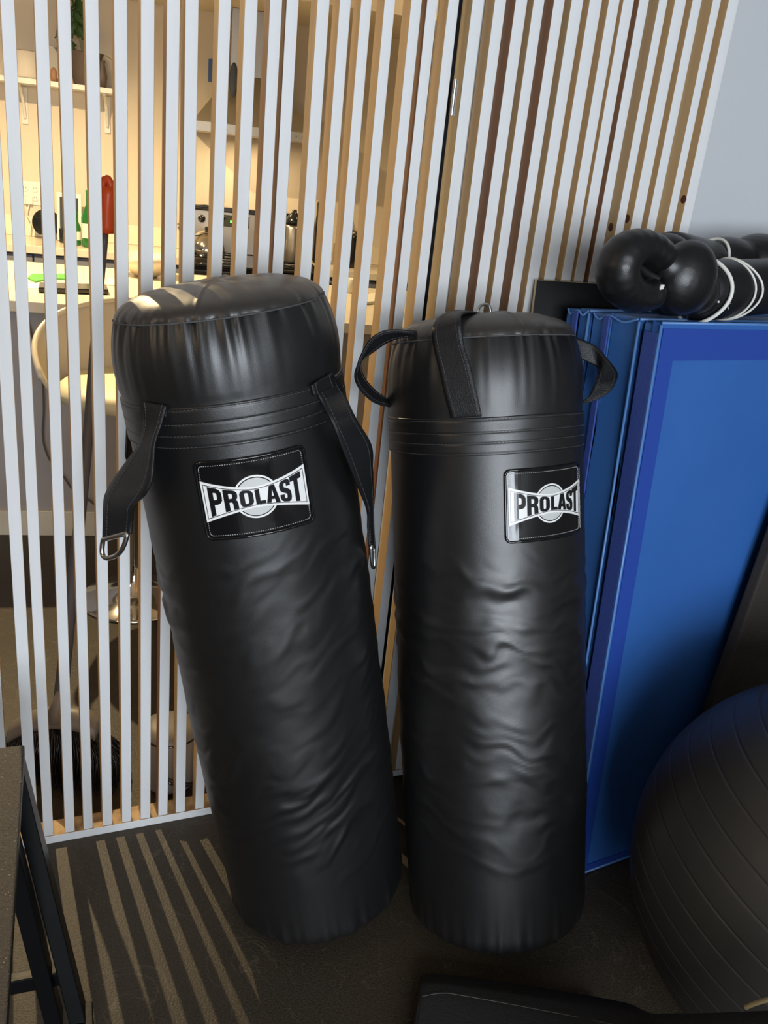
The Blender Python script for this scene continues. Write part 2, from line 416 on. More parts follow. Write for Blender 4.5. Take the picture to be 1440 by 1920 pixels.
def gath(th, seed, n=30):
    v = 0
    for k, am in ((13, .5), (23, .8), (37, .8), (53, .6), (71, .3)):
        v += am * math.sin(k * th + seed * 1.7 + k * 2.1 + 1.3 * math.sin(3 * th + seed))
    return v * (.35 + .65 * (noise.noise(V((th * 2.2, seed, 4.2))) + .5))
def build_bag(bg, label, straps, ring_px, seed):
    root = thing('heavy_bag', label, 'punching bag', (bg.B.x, bg.B.y, 0))
    n = 300; rows = []; hs = []
    h = .0
    while h < bg.sr: hs.append(h); h += .0045 if (h < .07 or h > bg.sb + .05) else .0055
    hs.append(bg.sr)
    for h in hs:
        row = []
        for j in range(n):
            th = 2 * PI * j / n - PI; r = bg.prof(h)
            cx, cy = math.cos(th), math.sin(th)
            if h <= bg.sb + .01:
                # horizontal and slightly diagonal creases of the sagging cover
                e = max(0, min(1, (h - .12) / .15)) * max(0, min(1, (bg.sb - .20 - h) / .12))
                q = noise.fractal(V((cx * 1.1 + seed, cy * 1.1, h * 7 + cy * bg.skew)), .7, 2.0, 3)
                rd = noise.noise(V((cx * 2.0, cy * 2.0 + seed * 3, h * 22 + cy * bg.skew * 4 + q * 1.2)))
                big = noise.noise(V((cx * 1.0, cy * 1.0 + seed, h * 4)))
                ps = (h * 34 + cy * bg.skew * 3.2 + q * 1.5)
                rp = noise.noise(V((cx * 1.6, cy * 1.6 + seed, ps))) + .5 * noise.noise(V((cx * 3.4 + 5, cy * 3.4 + seed, ps * 1.9)))
                rp = rp if rp > 0 else rp * .45
                amp = .45 + 1.5 * max(0, big + .12)
                r += e * (.0052 * rp * amp + .0012 * q)
                # gathers at the bottom
                g = math.exp(-max(0, h - .012) / .03)
                r += .0022 * g * gath(th, seed + 5) 
            else:
                q = (bg.sr - h); g = math.exp(-q / .045)
                r += (.0019 * g * gath(th, seed) + .0016 * math.exp(-q / .018) * gath(th * 1.0 + .3, seed + 3)) * (.6 + .7 * max(0, math.cos(th - bg.seam - .1)))
                r += .0015 * noise.noise(V((cx * 3, cy * 3, h * 9 + seed)))
            row.append(bg.pt(th, h, r))
        rows.append(row)
    m = MB(); m.grid(rows, MW['vinyl'], closed=True)
    m.add([bg.B + bg.a * .0] + rows[0], [(0, (j + 1) % n + 1, j + 1) for j in range(n)], MW['vinyl'])
    shell = m.build('shell', root, smooth=True)
    # keep the lowest points on the floor
    # top panel
    rows = []; K_ = 26; dome = bg.dome
    for i in range(K_ + 1):
        t = i / K_; ang = t * PI / 2
        rr = (bg.prof(bg.sr) - .0004) * math.cos(ang) ** .62 if i < K_ else 0
        hh = bg.sr + dome * math.sin(ang)
        row = []
        for j in range(n):
            th = 2 * PI * j / n - PI
            g = math.exp(-t / .18); f = (1 - g * .0)
            r = rr + .0020 * g * gath(th, seed) + (.0012 * noise.noise(V((math.cos(th) * 3 * rr * 8, math.sin(th) * 3 * rr * 8, seed))) if 0 < t < 1 else 0)
            hz = hh - (.0035 * math.exp(-(t / .05) ** 2) if i > 0 else .0)
            hz += .0020 * noise.noise(V((math.sin(th) * rr * 22, math.cos(th) * rr * 22, seed + 9)))* (1 - g)
            # raised radial seam
            dth = (th - bg.seam + PI) % (2 * PI) - PI
            lat = abs(rr * math.sin(dth)) if abs(dth) < PI / 2 or True else 1
            hz += .0028 * math.exp(-(lat / .0022) ** 2) * (1 if i > 1 else 0)
            row.append(bg.pt(th, hz, max(r, 0)))
        rows.append(row)
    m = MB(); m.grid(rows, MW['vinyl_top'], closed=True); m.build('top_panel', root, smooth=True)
    m = MB()
    m.tube([bg.pt(2 * PI * j / 200, bg.sr + .0005, bg.prof(bg.sr) + .0006 + .0008 * gath(2 * PI * j / 200 , seed)) for j in range(200)], .0014, MW['thread_dark'], n=6, closed=True)
    m.build('top_seam', root, smooth=True)
    # collar band with four stitched grooves
    bw = .066; rows = []
    for i in range(41):
        q = i / 40; h = bg.sb - bw * (1 - q); off = .0028
        for gq in (.06, .33, .60, .93):
            off -= .0011 * math.exp(-((q - gq) / .018) ** 2)
        if i in (0, 40): off = -.001
        row = []
        for j in range(160):
            th = 2 * PI * j / 160
            row.append(bg.pt(th, h + .0012 * math.sin(3 * th + seed), bg.prof(bg.sb - .01) + off + .0007 * noise.noise(V((math.cos(th) * 4, math.sin(th) * 4, h * 30)))))
        rows.append(row)
    m = MB(); m.grid(rows, MW['vinyl'], closed=True); band = m.build('collar_band', root, smooth=True)
    m = MB()
    for gq in (.06, .33, .60, .93):
        h = bg.sb - bw * (1 - gq)
        for j in range(0, 360, 2):
            t0 = 2 * PI * j / 360; t1 = t0 + 2 * PI * 1.2 / 360
            R_ = bg.prof(bg.sb - .01) + .0022
            hz = h + .0012 * math.sin(3 * t0 + seed)
            p = [bg.pt(t0, hz - .0004, R_), bg.pt(t1, hz - .0004, R_), bg.pt(t1, hz + .0004, R_), bg.pt(t0, hz + .0004, R_)]
            q_ = [bg.pt(t0, hz - .0004, R_ + .0006), bg.pt(t1, hz - .0004, R_ + .0006), bg.pt(t1, hz + .0004, R_ + .0006), bg.pt(t0, hz + .0004, R_ + .0006)]
            m.hexa([p[0], p[1], q_[1], q_[0], p[3], p[2], q_[2], q_[3]], MW['thread_dark'])
    m.build('stitching', band, weld=False)
    for st in straps: st(bg, root)
    return root
def ribbon(rows, root, name='strap', thick=.0035, stitches=True, n=7):
    L = smooth_path([r[0] for r in rows], n); R = smooth_path([r[1] for r in rows], n); K_ = 9
    g = []
    for l, r in zip(L, R): g.append([l.lerp(r, i / (K_ - 1)) for i in range(K_)])
    # slight sag across the width
    m = MB(); m.grid(g, MW['strap']); o = m.build(name, root, smooth=True, solid=thick)
    if stitches:
        m = MB()
        for side in (.16, .84):
            pts = [l.lerp(r, side) for l, r in zip(L, R)]
            nm = []
            for i, p in enumerate(pts):
                t = pts[min(i + 1, len(pts) - 1)] - pts[max(i - 1, 0)]; nn = t.cross(R[i] - L[i]); nn.normalize()
                if nn.dot(CAM - p) < 0: nn = -nn
                nm.append(nn)
            acc = 0
            for i in range(len(pts) - 1):
                a, b_ = pts[i], pts[i + 1]; d = b_ - a; ln = d.length; k = 0.0
                if ln < 1e-6: continue
                while k < ln:
                    p = a + d * (k / ln) + nm[i] * (thick / 2 + .0002); q = a + d * (min(k + .0028, ln) / ln) + nm[i] * (thick / 2 + .0002)
                    if (q - p).length > .001: m.tube([p, q], .0005, MW['thread_dark'], n=4)
                    k += .0045
        if m.v: m.build('stitching', o, weld=False)
    return o
def d_ring(c_, ax_w, ax_d, w, h, parent, r=.0032):
    pts = []
    for j in range(33):
        a = PI * j / 32; pts.append(V(c_) + V(ax_w) * (math.copysign(abs(math.cos(a)) ** .75, math.cos(a)) * w) + V(ax_d) * (math.sin(a) ** .8 * h))
    m = MB(); m.tube(pts + [V(c_) + V(ax_w) * (-w * .9) , V(c_) , V(c_) + V(ax_w) * (w * .9)], r, MW['steel'], n=10, closed=True)
    return m.build('d_ring', parent, smooth=True)

# ---- label patch with its lettering
def poly_map(m, outer, holes, bgmap, off, th, mt, cut=.004):
    bm = bmesh.new()
    loops = [[V((x, y, 0)) for x, y in outer]] + [[V((x, y, 0)) for x, y in h] for h in holes]
    tris = geometry.tessellate_polygon(loops); flat = [p for l in loops for p in l]
    vs = [bm.verts.new(p) for p in flat]
    for t in tris:
        try: bm.faces.new([vs[i] for i in t])
        except ValueError: pass
    xs = [p.x for p in flat]; x = min(xs) + cut
    while x < max(xs):
        bmesh.ops.bisect_plane(bm, geom=bm.verts[:] + bm.edges[:] + bm.faces[:], plane_co=(x, 0, 0), plane_no=(1, 0, 0)); x += cut
    for f in bm.faces:
        if f.normal.z < 0: f.normal_flip()
    bm.normal_update()
    res = bmesh.ops.extrude_face_region(bm, geom=bm.faces[:])
    top_v = {v_ for v_ in res['geom'] if isinstance(v_, bmesh.types.BMVert)}
    bm.verts.index_update()
    base = [bgmap(v_.co.x, v_.co.y, off + (th if v_ in top_v else 0)) for v_ in bm.verts]
    fs = [[v_.index for v_ in f.verts] for f in bm.faces]
    m.add(base, fs, mt); bm.free()
def rrect(w, h, r, n=6):
    out = []
    for cx, cy, a0 in ((w - r, h - r, 0), (-w + r, h - r, 90), (-w + r, -h + r, 180), (w - r, -h + r, 270)):
        for i in range(n + 1):
            a = math.radians(a0 + 90 * i / n); out.append((cx + r * math.cos(a), cy + r * math.sin(a)))
    return out
GL = {
 'P': ([(0, 0), (.36, 0), (.36, .38), (.62, .38), (.84, .42), (.98, .52), (1, .68), (.98, .85), (.86, .96), (.62, 1), (0, 1)], [[(.36, .56), (.36, .83), (.56, .83), (.63, .79), (.64, .70), (.63, .60), (.56, .56)]]),
 'R': ([(0, 0), (.35, 0), (.35, .40), (.52, .40), (.60, .34), (.62, 0), (.98, 0), (.96, .34), (.90, .46), (.80, .50), (.94, .57), (.98, .72), (.96, .88), (.84, .97), (.62, 1), (0, 1)], [[(.35, .58), (.35, .83), (.54, .83), (.61, .79), (.62, .71), (.61, .62), (.54, .58)]]),
 'O': ([(.30, 0), (.70, 0), (.90, .07), (1, .22), (1, .78), (.90, .93), (.70, 1), (.30, 1), (.10, .93), (0, .78), (0, .22), (.10, .07)], [[(.42, .16), (.36, .24), (.36, .76), (.42, .84), (.58, .84), (.64, .76), (.64, .24), (.58, .16)]]),
 'L': ([(0, 0), (1, 0), (1, .2), (.46, .2), (.46, 1), (0, 1)], []),
 'A': ([(0, 0), (.33, 0), (.38, .2), (.62, .2), (.67, 0), (1, 0), (.70, 1), (.30, 1)], [[(.42, .38), (.50, .78), (.58, .38)]]),
 'S': ([(.28, 0), (.72, 0), (.92, .07), (1, .2), (1, .38), (.92, .5), (.72, .58), (.42, .66), (.38, .72), (.38, .80), (.44, .85), (.56, .85), (.62, .80), (.62, .70), (.98, .70), (.98, .82), (.90, .94), (.70, 1), (.30, 1), (.08, .94), (0, .80), (0, .64), (.08, .52), (.28, .44), (.56, .37), (.62, .31), (.62, .21), (.56, .15), (.44, .15), (.38, .21), (.38, .34), (0, .34), (0, .18), (.08, .06)], []),
 'T': ([(.32, 0), (.68, 0), (.68, .80), (1, .80), (1, 1), (0, 1), (0, .80), (.32, .80)], []),
}
def label_patch(bg, u0, v0, rot=0.0, seed=0):
    def fn_(bg_, root):
        R = bg.R + .0035
        ca, sa = math.cos(rot), math.sin(rot)
        def mp(x, y, o):
            X = x * ca - y * sa; Y = x * sa + y * ca
            return bg.pt((u0 + X) / bg.R, v0 + Y, max(bg.prof(v0 + Y), bg.R) + .0012 + o)
        m = MB(); poly_map(m, rrect(.0870, .0640, .010), [], mp, -.004, .0052, MW['patch'], cut=.006)
        pt_ = m.build('label_patch', root, smooth=False, bevel=0)
        # puffed border roll
        m = MB(); rr = rrect(.0850, .0620, .009, 8); path = []
        for i in range(len(rr)):
            a, b_ = V(rr[i]), V(rr[(i + 1) % len(rr)]); k = max(1, int((b_ - a).length / .005))
            for j in range(k): q = a.lerp(b_, j / k); path.append(mp(q.x, q.y, .0012 + .0004 * math.sin(q.x * 900 + q.y * 700)))
        m.tube(path, .0026, MW['patch'], n=8, closed=True); m.build('border', pt_, smooth=True)
        m = MB(); rr = rrect(.0795, .0565, .006, 4)
        for i in range(len(rr)):
            a, b_ = V(rr[i]), V(rr[(i + 1) % len(rr)]); L_ = (b_ - a).length; k = 0
            while k < L_ - .001:
                q = a.lerp(b_, k / L_); e = (b_ - a) / L_ * .0009; f = V((-e.y, e.x)) * .5
                c4 = [q - e - f, q + e - f, q + e + f, q - e + f]
                m.hexa([mp(c.x, c.y, .0008) for c in c4] + [mp(c.x, c.y, .0018) for c in c4], MW['thread']); k += .0036
        m.build('stitching', pt_, weld=False)
        # emblem: disc behind a bow-tie banner
        m = MB(); circ = lambda r: [(r * math.cos(2 * PI * i / 64), r * math.sin(2 * PI * i / 64)) for i in range(64)]
        poly_map(m, circ(.0345), [circ(.0317)], mp, .0012, .0006, MW['print_white'])
        poly_map(m, circ(.0300), [], mp, .0012, .0006, MW['print_grey'])
        def hh(x, e0, e1): return e0 + (e1 - e0) * (abs(x) / .08) ** 1.55
        def bow(ins):
            W = .0805 - ins; xs_ = [W * (1 - 2 * i / 40) for i in range(41)]
            t_ = [(x, hh(x, .0165, .0335) - ins * (1.0 + .3 * abs(x) / .08)) for x in xs_]
            out = t_ + [(x, -y) for x, y in t_[::-1]]
            # flared ends
            return out
        poly_map(m, bow(0), [], mp, .0019, .0007, MW['print_white'])
        poly_map(m, bow(.0032), [bow(.0041)[::-1]], mp, .0026, .0004, MW['print_black'])
        m.build('emblem', pt_, weld=False)
        m = MB()
        spans = dict(P=(-.0705, -.0505), R=(-.0480, -.0270), O=(-.0245, -.0045), L=(-.0015, .0130), A=(.0140, .0345), S=(.0355, .0530), T=(.0530, .0715))
        for ch in 'PROLAST':
            x0, x1 = spans[ch]; o_, hs_ = GL[ch]
            def w_(p, ):
                x = x0 + (x1 - x0) * p[0]; hgt = hh(x, .0118, .0268 if ch in 'PT' else .0262)
                return (x, (p[1] * 2 - 1) * hgt)
            def dens(l):
                o2 = []
                for i in range(len(l)):
                    a, b_ = l[i], l[(i + 1) % len(l)]; k = 3
                    for j in range(k): o2.append((a[0] + (b_[0] - a[0]) * j / k, a[1] + (b_[1] - a[1]) * j / k))
                return o2
            poly_map(m, [w_(p) for p in dens(o_)], [[w_(p) for p in dens(h_)] for h_ in hs_], mp, .0026, .0011, MW['print_black'])
        lt = m.build('lettering', pt_, weld=False)
    return fn_
def px_rows(bg, rows, R=None):
    return [((bg.hit(*a, R) if len(a) == 2 else AT(*a)), (bg.hit(*b_, R) if len(b_) == 2 else AT(*b_))) for a, b_ in rows]

LB = Bag(-.053, 1.417, -.209, .003, .181, 1.186, 1.066, 1.0, .040); LB.skew = -1.05; LB.seam = .02
RB = Bag(.319, 1.398, -.152, .222, .181, 1.142, 1.008, 6.3, .048); RB.skew = .3; RB.seam = .35
def strapL1(bg, root):
    rows = px_rows(bg, [((266, 775), (312, 782)), ((265, 754), (313, 762)), ((270, 790, 1.262), (303, 795, 1.235)), ((262, 830, 1.27), (291, 830, 1.225)),
        ((240, 862, 1.29), (288, 868, 1.22)), ((215, 897, 1.31), (284, 902, 1.215)), ((199, 925, 1.325), (270, 930, 1.22)), ((195, 946, 1.325), (252, 950, 1.26)), ((194, 980, 1.32), (249, 975, 1.28)), ((193, 1015, 1.315), (246, 1001, 1.28))], bg.R + .006)
    o = ribbon(rows, root)
    c_ = rows[-1][0].lerp(rows[-1][1], .44) + Z * .003
    d_ring(c_, (rows[-1][1] - rows[-1][0]).normalized(), AT(213, 1046, 1.30) - AT(221, 1006, 1.30) , .0330, 1.0, o, .0042)
def strapL2(bg, root):
    rows = px_rows(bg, [((588, 742), (628, 722)), ((584, 722), (622, 700)), ((601, 750), (643, 733)), ((622, 792, 1.30), (664, 779, 1.33)), ((642, 842, 1.31), (695, 833, 1.38)),
        ((668, 905, 1.34), (698, 880, 1.40)), ((688, 955, 1.38), (699, 937, 1.41)), ((690, 990, 1.39), (700, 985, 1.42)), ((692, 1024, 1.39), (703, 1030, 1.42))], bg.R + .006)
    o = ribbon(rows, root)
    c_ = AT(698, 1024, 1.405); d_ring(c_, (rows[-1][1] - rows[-1][0]).normalized(), AT(700, 1064, 1.405) - c_, .010, 1.0, o, .0034)
def strapL3(bg, root):
    rows = px_rows(bg, [((238, 800, 1.47), (262, 800, 1.56)), ((237, 830, 1.46), (262, 830, 1.55)), ((236, 855, 1.455), (262, 860, 1.54)), ((243, 872, 1.47), (266, 885, 1.53))])
    ribbon(rows, root, stitches=False)
def strapR1(bg, root):
    ys = [1.600, 1.585, 1.57, 1.555, 1.545, 1.535, 1.53, 1.53, 1.53, 1.53, 1.535, 1.54, 1.55]
    out = [(738, 763), (714, 759), (695, 750), (676, 731), (667, 714), (666, 700), (671, 684), (676, 669), (691, 641), (708, 626), (725, 620), (747, 619), (779, 622)]
    inn = [(738, 754), (712, 739), (697, 726), (684, 710), (679, 699), (676, 690), (677, 679), (684, 670), (699, 660), (716, 648), (732, 639), (752, 633), (781, 628)]
    rows = [(AT(*p, y), AT(*q, y + .022)) for p, q, y in zip(out, inn, ys)]
    rows.append((AT(802, 619, 1.565), AT(803, 624, 1.575))); rows.append((AT(835, 606, 1.57), AT(838, 612, 1.575)))
    ribbon(rows, root, n=5)
def strapR2(bg, root):
    rows = [(bg.hit(844, 783, bg.R + .003), bg.hit(903, 780, bg.R + .003)), (bg.hit(844, 776, bg.R + .005), bg.hit(902, 773, bg.R + .005)), (bg.hit(834, 742, bg.R + .008), bg.hit(893, 734, bg.R + .008)), (bg.hit(823, 692, bg.R + .008), bg.hit(881, 684, bg.R + .008)),
            (bg.hit(813, 650, bg.R + .006), bg.hit(869, 645, bg.R + .006)), (AT(811, 617, 1.495), AT(864, 606, 1.475)), (AT(827, 592, 1.53), AT(867, 589, 1.51)), (AT(858, 583, 1.58), AT(890, 586, 1.56)), (AT(885, 588, 1.62), AT(905, 592, 1.61))]
    o = ribbon(rows, root)
    c_ = AT(907, 592, 1.615); d_ring(c_, (AT(920, 590, 1.615) - AT(894, 592, 1.60)).normalized(), AT(908, 571, 1.62) - c_, .0145, 1.0, o, .0030)
def strapR3(bg, root):
    out = [(1076, 632, 1.70), (1100, 640, 1.70), (1122, 653, 1.69), (1145, 680, 1.665), (1158, 700, 1.64), (1157, 712, 1.62), (1145, 733, 1.605), (1122, 748, 1.595), (1091, 757, 1.585)]
    inn = [(1080, 668, 1.69), (1104, 680, 1.69), (1123, 691, 1.685), (1122, 700, 1.655), (1119, 708, 1.63), (1116, 716, 1.61), (1110, 732, 1.60), (1102, 745, 1.59), (1090, 754, 1.58)]
    ribbon([(AT(*p), AT(*q)) for p, q in zip(out, inn)], root, n=5)
build_bag(LB, 'tall black heavy bag tilted left beside the see-through screen, straps hanging with metal rings', [label_patch(LB, .0478, .9180, 0), strapL1, strapL2, strapL3], None, 1.0)
build_bag(RB, 'black heavy bag standing nearer the blue mats, looped straps gathered on its top', [label_patch(RB, .1045, .8530, 0), strapR1, strapR2, strapR3], None, 6.3)

# ------------------------------------------------------------------ blue gym mats
P0 = ATZ(1071, 1652); ma = math.radians(30.3); ml = math.radians(4.0)
mn = V((-math.sin(ma), math.cos(ma), 0)); mw = V((math.cos(ma), math.sin(ma), 0))
mu = mn * math.sin(ml) + Z * math.cos(ml); mt = mn * math.cos(ml) - Z * math.sin(ml)
P0 = P0 + Z * .0
def MP(w_, t_, u_): return P0 + mw * w_ + mt * t_ + mu * u_
MWID = .60
def lift(t1): return t1 * math.sin(ml) / math.cos(ml) + .001
def puffy(name, parent, w0, w1, t0, t1, u0, u1, m, amp=.004, seed=0, ms=None):
    b = MB(); nw, nt_, nu = 10, 3, 26
    def g(a, c_, e): return MP(w0 + (w1 - w0) * a, t0 + (t1 - t0) * c_, u0 + (u1 - u0) * e)
    for side in range(6):
        rows = []
        A, B_ = [(nu, nw), (nu, nw), (nu, nt_), (nu, nt_), (nt_, nw), (nt_, nw)][side]
        for i in range(A + 1):
            row = []
            for j in range(B_ + 1):
                x, y = i / A, j / B_
                if side == 0: q = g(y, 0, x)
                elif side == 1: q = g(y, 1, x)
                elif side == 2: q = g(0, y, x)
                elif side == 3: q = g(1, y, x)
                elif side == 4: q = g(y, x, 0)
                else: q = g(y, x, 1)
                d = amp * noise.noise(q * 5 + V((seed, 0, 0)))
                q = q + (mt * d if side < 2 else mw * d)
                row.append(q)
            rows.append(row)
        b.grid(rows, m)
    o = b.build(name, parent, smooth=False, bevel=.006)
    return o
def gym_mat(t0, t1, label, first, sp=.5):
    root = thing('gym_mat', label, 'mat', MP(.3, (t0 + t1) / 2, lift(t1)), 'blue gym mats leaning on the wall')
    u0 = lift(t1); u1 = 1.228
    th = (t1 - t0)
    k = 2
    pn = th / k
    for i in range(k):
        a = t0 + (th * sp if i else 0) + .0015; c_ = (t1 if i else t0 + th * sp) - .0015
        puffy('panel', root, 0 if first and i == 0 else .005, MWID, a, c_, u0 + (.0 if i == 0 else .002), u1 - (.004 if i else 0), MW['mat_side'] if not (first and i == 0) else MW['mat_face'], .007 if not (first and i == 0) else .0015, seed=t0 * 50 + i)
    b = MB()
    for (q0, q1) in ((t0 + .002, t0 + .002),):
        b.tube([MP(-.001, q0, u0 + .01), MP(-.001, q0, u1 - .006)], .0028, MW['piping'], n=8)
        b.tube([MP(0, q0, u1 - .002), MP(MWID, q0, u1 - .002)], .0028, MW['piping'], n=8)
        b.tube([MP(0, q0, u0 + .005), MP(MWID, q0, u0 + .005)], .0028, MW['piping'], n=8)
    pn = th * sp
    b.build('piping', root, smooth=True)
    if first:
        b = MB(); bd = .040
        for (w0, w1, a, c_) in ((0.004, bd, u0 + .01, u1 - .012), (bd, MWID - .003, u1 - .070, u1 - .012), (bd, MWID - .003, u0 + .01, u0 + .026), (MWID - bd, MWID - .003, u0 + .026, u1 - .07)):
            b.obox(MP(w0, t0 - .0006, a), mw * (w1 - w0), mt * .0045, mu * (c_ - a), MW['mat_edge'])
        b.build('border', root, weld=False)
        b = MB(); b.obox(MP(-.0035, t0 + .004, u0 + .01), mw * .004, mt * .036, mu * (u1 - u0 - .03), MW['mat_velcro']); b.build('hook_strip', root, bevel=.001)
    else:
        b = MB(); b.obox(MP(-.0075, t0 + pn - .006, u0 + .01), mw * .004, mt * .015, mu * (u1 - u0 - .016), MW['mat_velcro']); b.build('hook_strip', root, bevel=.001)
        # loose fold of the cover at the top corner
        b = MB(); b.tube(smooth_path([MP(0, t0 + .006, u1 - .002), MP(-.004, t0 + pn * .5, u1 - .012), MP(-.002, t0 + pn, u1 - .004), MP(-.004, t0 + pn + (th - pn) * .5, u1 - .014), MP(0, t1 - .004, u1 - .005)]), .0022, MW['piping'], n=6)
        b.build('seam', root, smooth=True)
    return root
gym_mat(0, .048, 'front blue gym mat, flat face with darker blue border under the boxing gloves', True)
gym_mat(.055, .188, 'second blue gym mat, sandwiched between the front mat and the rear mat', False, .62)
gym_mat(.194, .266, 'rearmost blue gym mat, closest to the wooden slats and black board', False)
# black board leaning on the slats
p1 = ATP(1003, 524, FP(0, -.012, 0), fn); sA = (p1 - FA).dot(fd); zt_ = p1.z
p2 = ATP(1180, 545, FP(0, -.012, 0), fn); sB_ = (p2 - FA).dot(fd)
b = MB(); bb = MW['board']; be = MW['board_edge']
zb_ = .001; tb = -.110; tt = -.020
dn = (FP(0, tt, zt_) - FP(0, tb, zb_)); dnn = dn.normalized(); thk = fn * .008
b.obox(FP(sA, tb, zb_), fd * (sB_ - sA), thk, dn, bb, ms=[be, be, bb, be, bb, be])
o = b.build('black_board', bevel=.0008); tag(o, 'flat black board with pale raw edge leaning on slats behind the blue mats', 'board')

# ------------------------------------------------------------------ boxing gloves (lying on top of the mats)
MT = MP(0, 0, 1.232)          # top front edge of the mats
def GP(x, y, t): return ATP(x, y, MP(0, t, 1.2), mn)
mtop = lambda t: (MP(0, t, 1.232)).z
def glove(label, gx, parts, bands, extra=None, strapbits=None):
    root = thing('boxing_glove', label, 'boxing glove', gx, 'black boxing gloves on the mats')
    b = MB()
    for (x, y, t, r, sc_, ang) in parts:
        c_ = GP(x, y, t); rot = Matrix.Rotation(math.radians(ang), 3, mn) @ Matrix((mw, mn, Z)).transposed()
        b.ball(c_, r, MW['glove'], sc_=sc_, rot=rot)
    b.build('body', root, smooth=True, remesh=.0035, smooth_it=7, weld=False)
    return root
def solid_glove(name, root, blobs, m=None, vox=.0035, it=7, child='body'):
    b = MB()
    for (c_, r, sc_, ang) in blobs:
        rot = Matrix.Rotation(math.radians(ang), 3, mn) @ Matrix((mw, mn, Z)).transposed()
        b.ball(c_, r, m or MW['glove'], sc_=sc_, rot=rot)
    return b.build(child, root, smooth=True, remesh=vox, smooth_it=it, weld=False)
tg = .035
def px2m(t):
    return (GP(1300, 520, t) - GP(1200, 520, t)).length / 100
k_ = px2m(tg)
G1 = thing('boxing_glove', 'black boxing glove in front, round fist and thumb facing left, white-ringed cuff', 'boxing glove', GP(1280, 575, tg), 'black boxing gloves on the mats')
fist = []
for i in range(15):
    a = math.radians(42 + 250 * i / 14); rl = 22 + 5 * max(0, -math.cos(a)); ro = 69 - rl
    fist.append((GP(1199 + ro * math.cos(a), 508 - ro * math.sin(a), tg - .020), rl * k_, (1, 1.2, 1), 0))
fist += [(GP(1203, 512, tg + .036), 56 * k_, (1.08, .62, 1.0), 0), (GP(1240, 505, tg + .045), 50 * k_, (1.2, .7, 1.0), 0), (GP(1262, 535, tg + .04), 46 * k_, (1.3, .8, .95), 0)]
solid_glove('fist', G1, fist, child='fist', it=9)
thumb = [(GP(1284, 522, tg - .020), 47 * k_, (1, .8, 1.10), 12), (GP(1262, 500, tg - .016), 30 * k_, (1.05, .8, .9), 0), (GP(1300, 545, tg - .006), 38 * k_, (1.1, .9, .9), 0)]
solid_glove('thumb', G1, thumb, child='thumb')
b = MB()
def crease(p, r): b.tube(smooth_path([GP(*q) for q in p], 8), [r * k_ * (.55 + .45 * math.sin(PI * i / (8 * (len(p) - 1)))) for i in range(8 * (len(p) - 1) + 1)], MW['glove'], n=10)
crease([(1183, 482, tg - .022), (1196, 498, tg - .012), (1216, 514, tg - .014), (1236, 524, tg - .022)], 7)
crease([(1198, 472, tg - .026), (1212, 488, tg - .016), (1230, 506, tg - .020)], 7)
crease([(1174, 494, tg - .020), (1190, 516, tg - .010), (1208, 534, tg - .012), (1226, 542, tg - .022)], 7)
crease([(1216, 462, tg - .030), (1228, 478, tg - .022), (1238, 494, tg - .022)], 6)
b.build('palm_creases', G1, smooth=True)
# cuff
ca0 = GP(1290, 547, tg + .01); ca1 = GP(1452, 536, tg + .01); cax = (ca1 - ca0).normalized(); cl = (ca1 - ca0).length
b = MB(); b.lathe([(30 * k_, 0), (42 * k_, .02), (44 * k_, .05), (43 * k_, cl * .5), (42 * k_, cl * .8), (43 * k_, cl), (38 * k_, cl + .004), (36 * k_, cl - .02)], ca0, MW['glove'], ax=cax, n=48, sx=.95)
b.build('cuff', G1, smooth=True)
def cuff_ring(x, rr, tilt, w, parent, m=MW['white_trim'], skew=0, name='white_trim'):
    c_ = ca0 + cax * x; up = (Z - cax * Z.dot(cax)).normalized(); sd = cax.cross(up)
    pts = [c_ + up * (math.cos(a) * rr) + sd * (math.sin(a) * rr) + cax * (tilt * math.cos(a) + skew * math.cos(2 * a)) for a in [2 * PI * i / 48 for i in range(48)]]
    b = MB(); b.tube(pts, w, m, n=8, closed=True, flat=1); return b.build(name, parent, smooth=True)
cuff_ring(.035, 45.5 * k_, .012, .0038, G1, skew=-.012)
cuff_ring(.104, 43.5 * k_, .002, .0022, G1, skew=-.010)
cuff_ring(.117, 43.6 * k_, .0, .0022, G1, skew=-.016)
b = MB(); b.obox(GP(1234, 551, tg - .050), mw * .008, mn * .004, Z * .016 + mw * .004, MW['white_trim']); b.build('label_tag', G1, bevel=.0008)
b = MB(); b.obox(GP(1322, 533, tg - .046), mw * .016 - Z * .008, mn * .003, Z * .007, MW['white_trim']); b.build('lace_end', G1, bevel=.0008)
b = MB(); b.ball(GP(1347, 566, tg - .043), .0022, MW['white_trim'])
b.tube([GP(1358, 578, tg - .042), GP(1370, 568, tg - .043)], .0007, MW['white_trim'], n=6)
b.tube(smooth_path([GP(1356, 574, tg - .042), GP(1361, 578, tg - .042), GP(1364, 573, tg - .043), GP(1366, 580, tg - .042)]), .0005, MW['white_trim'], n=6)
b.build('cuff_mark', G1, smooth=True)
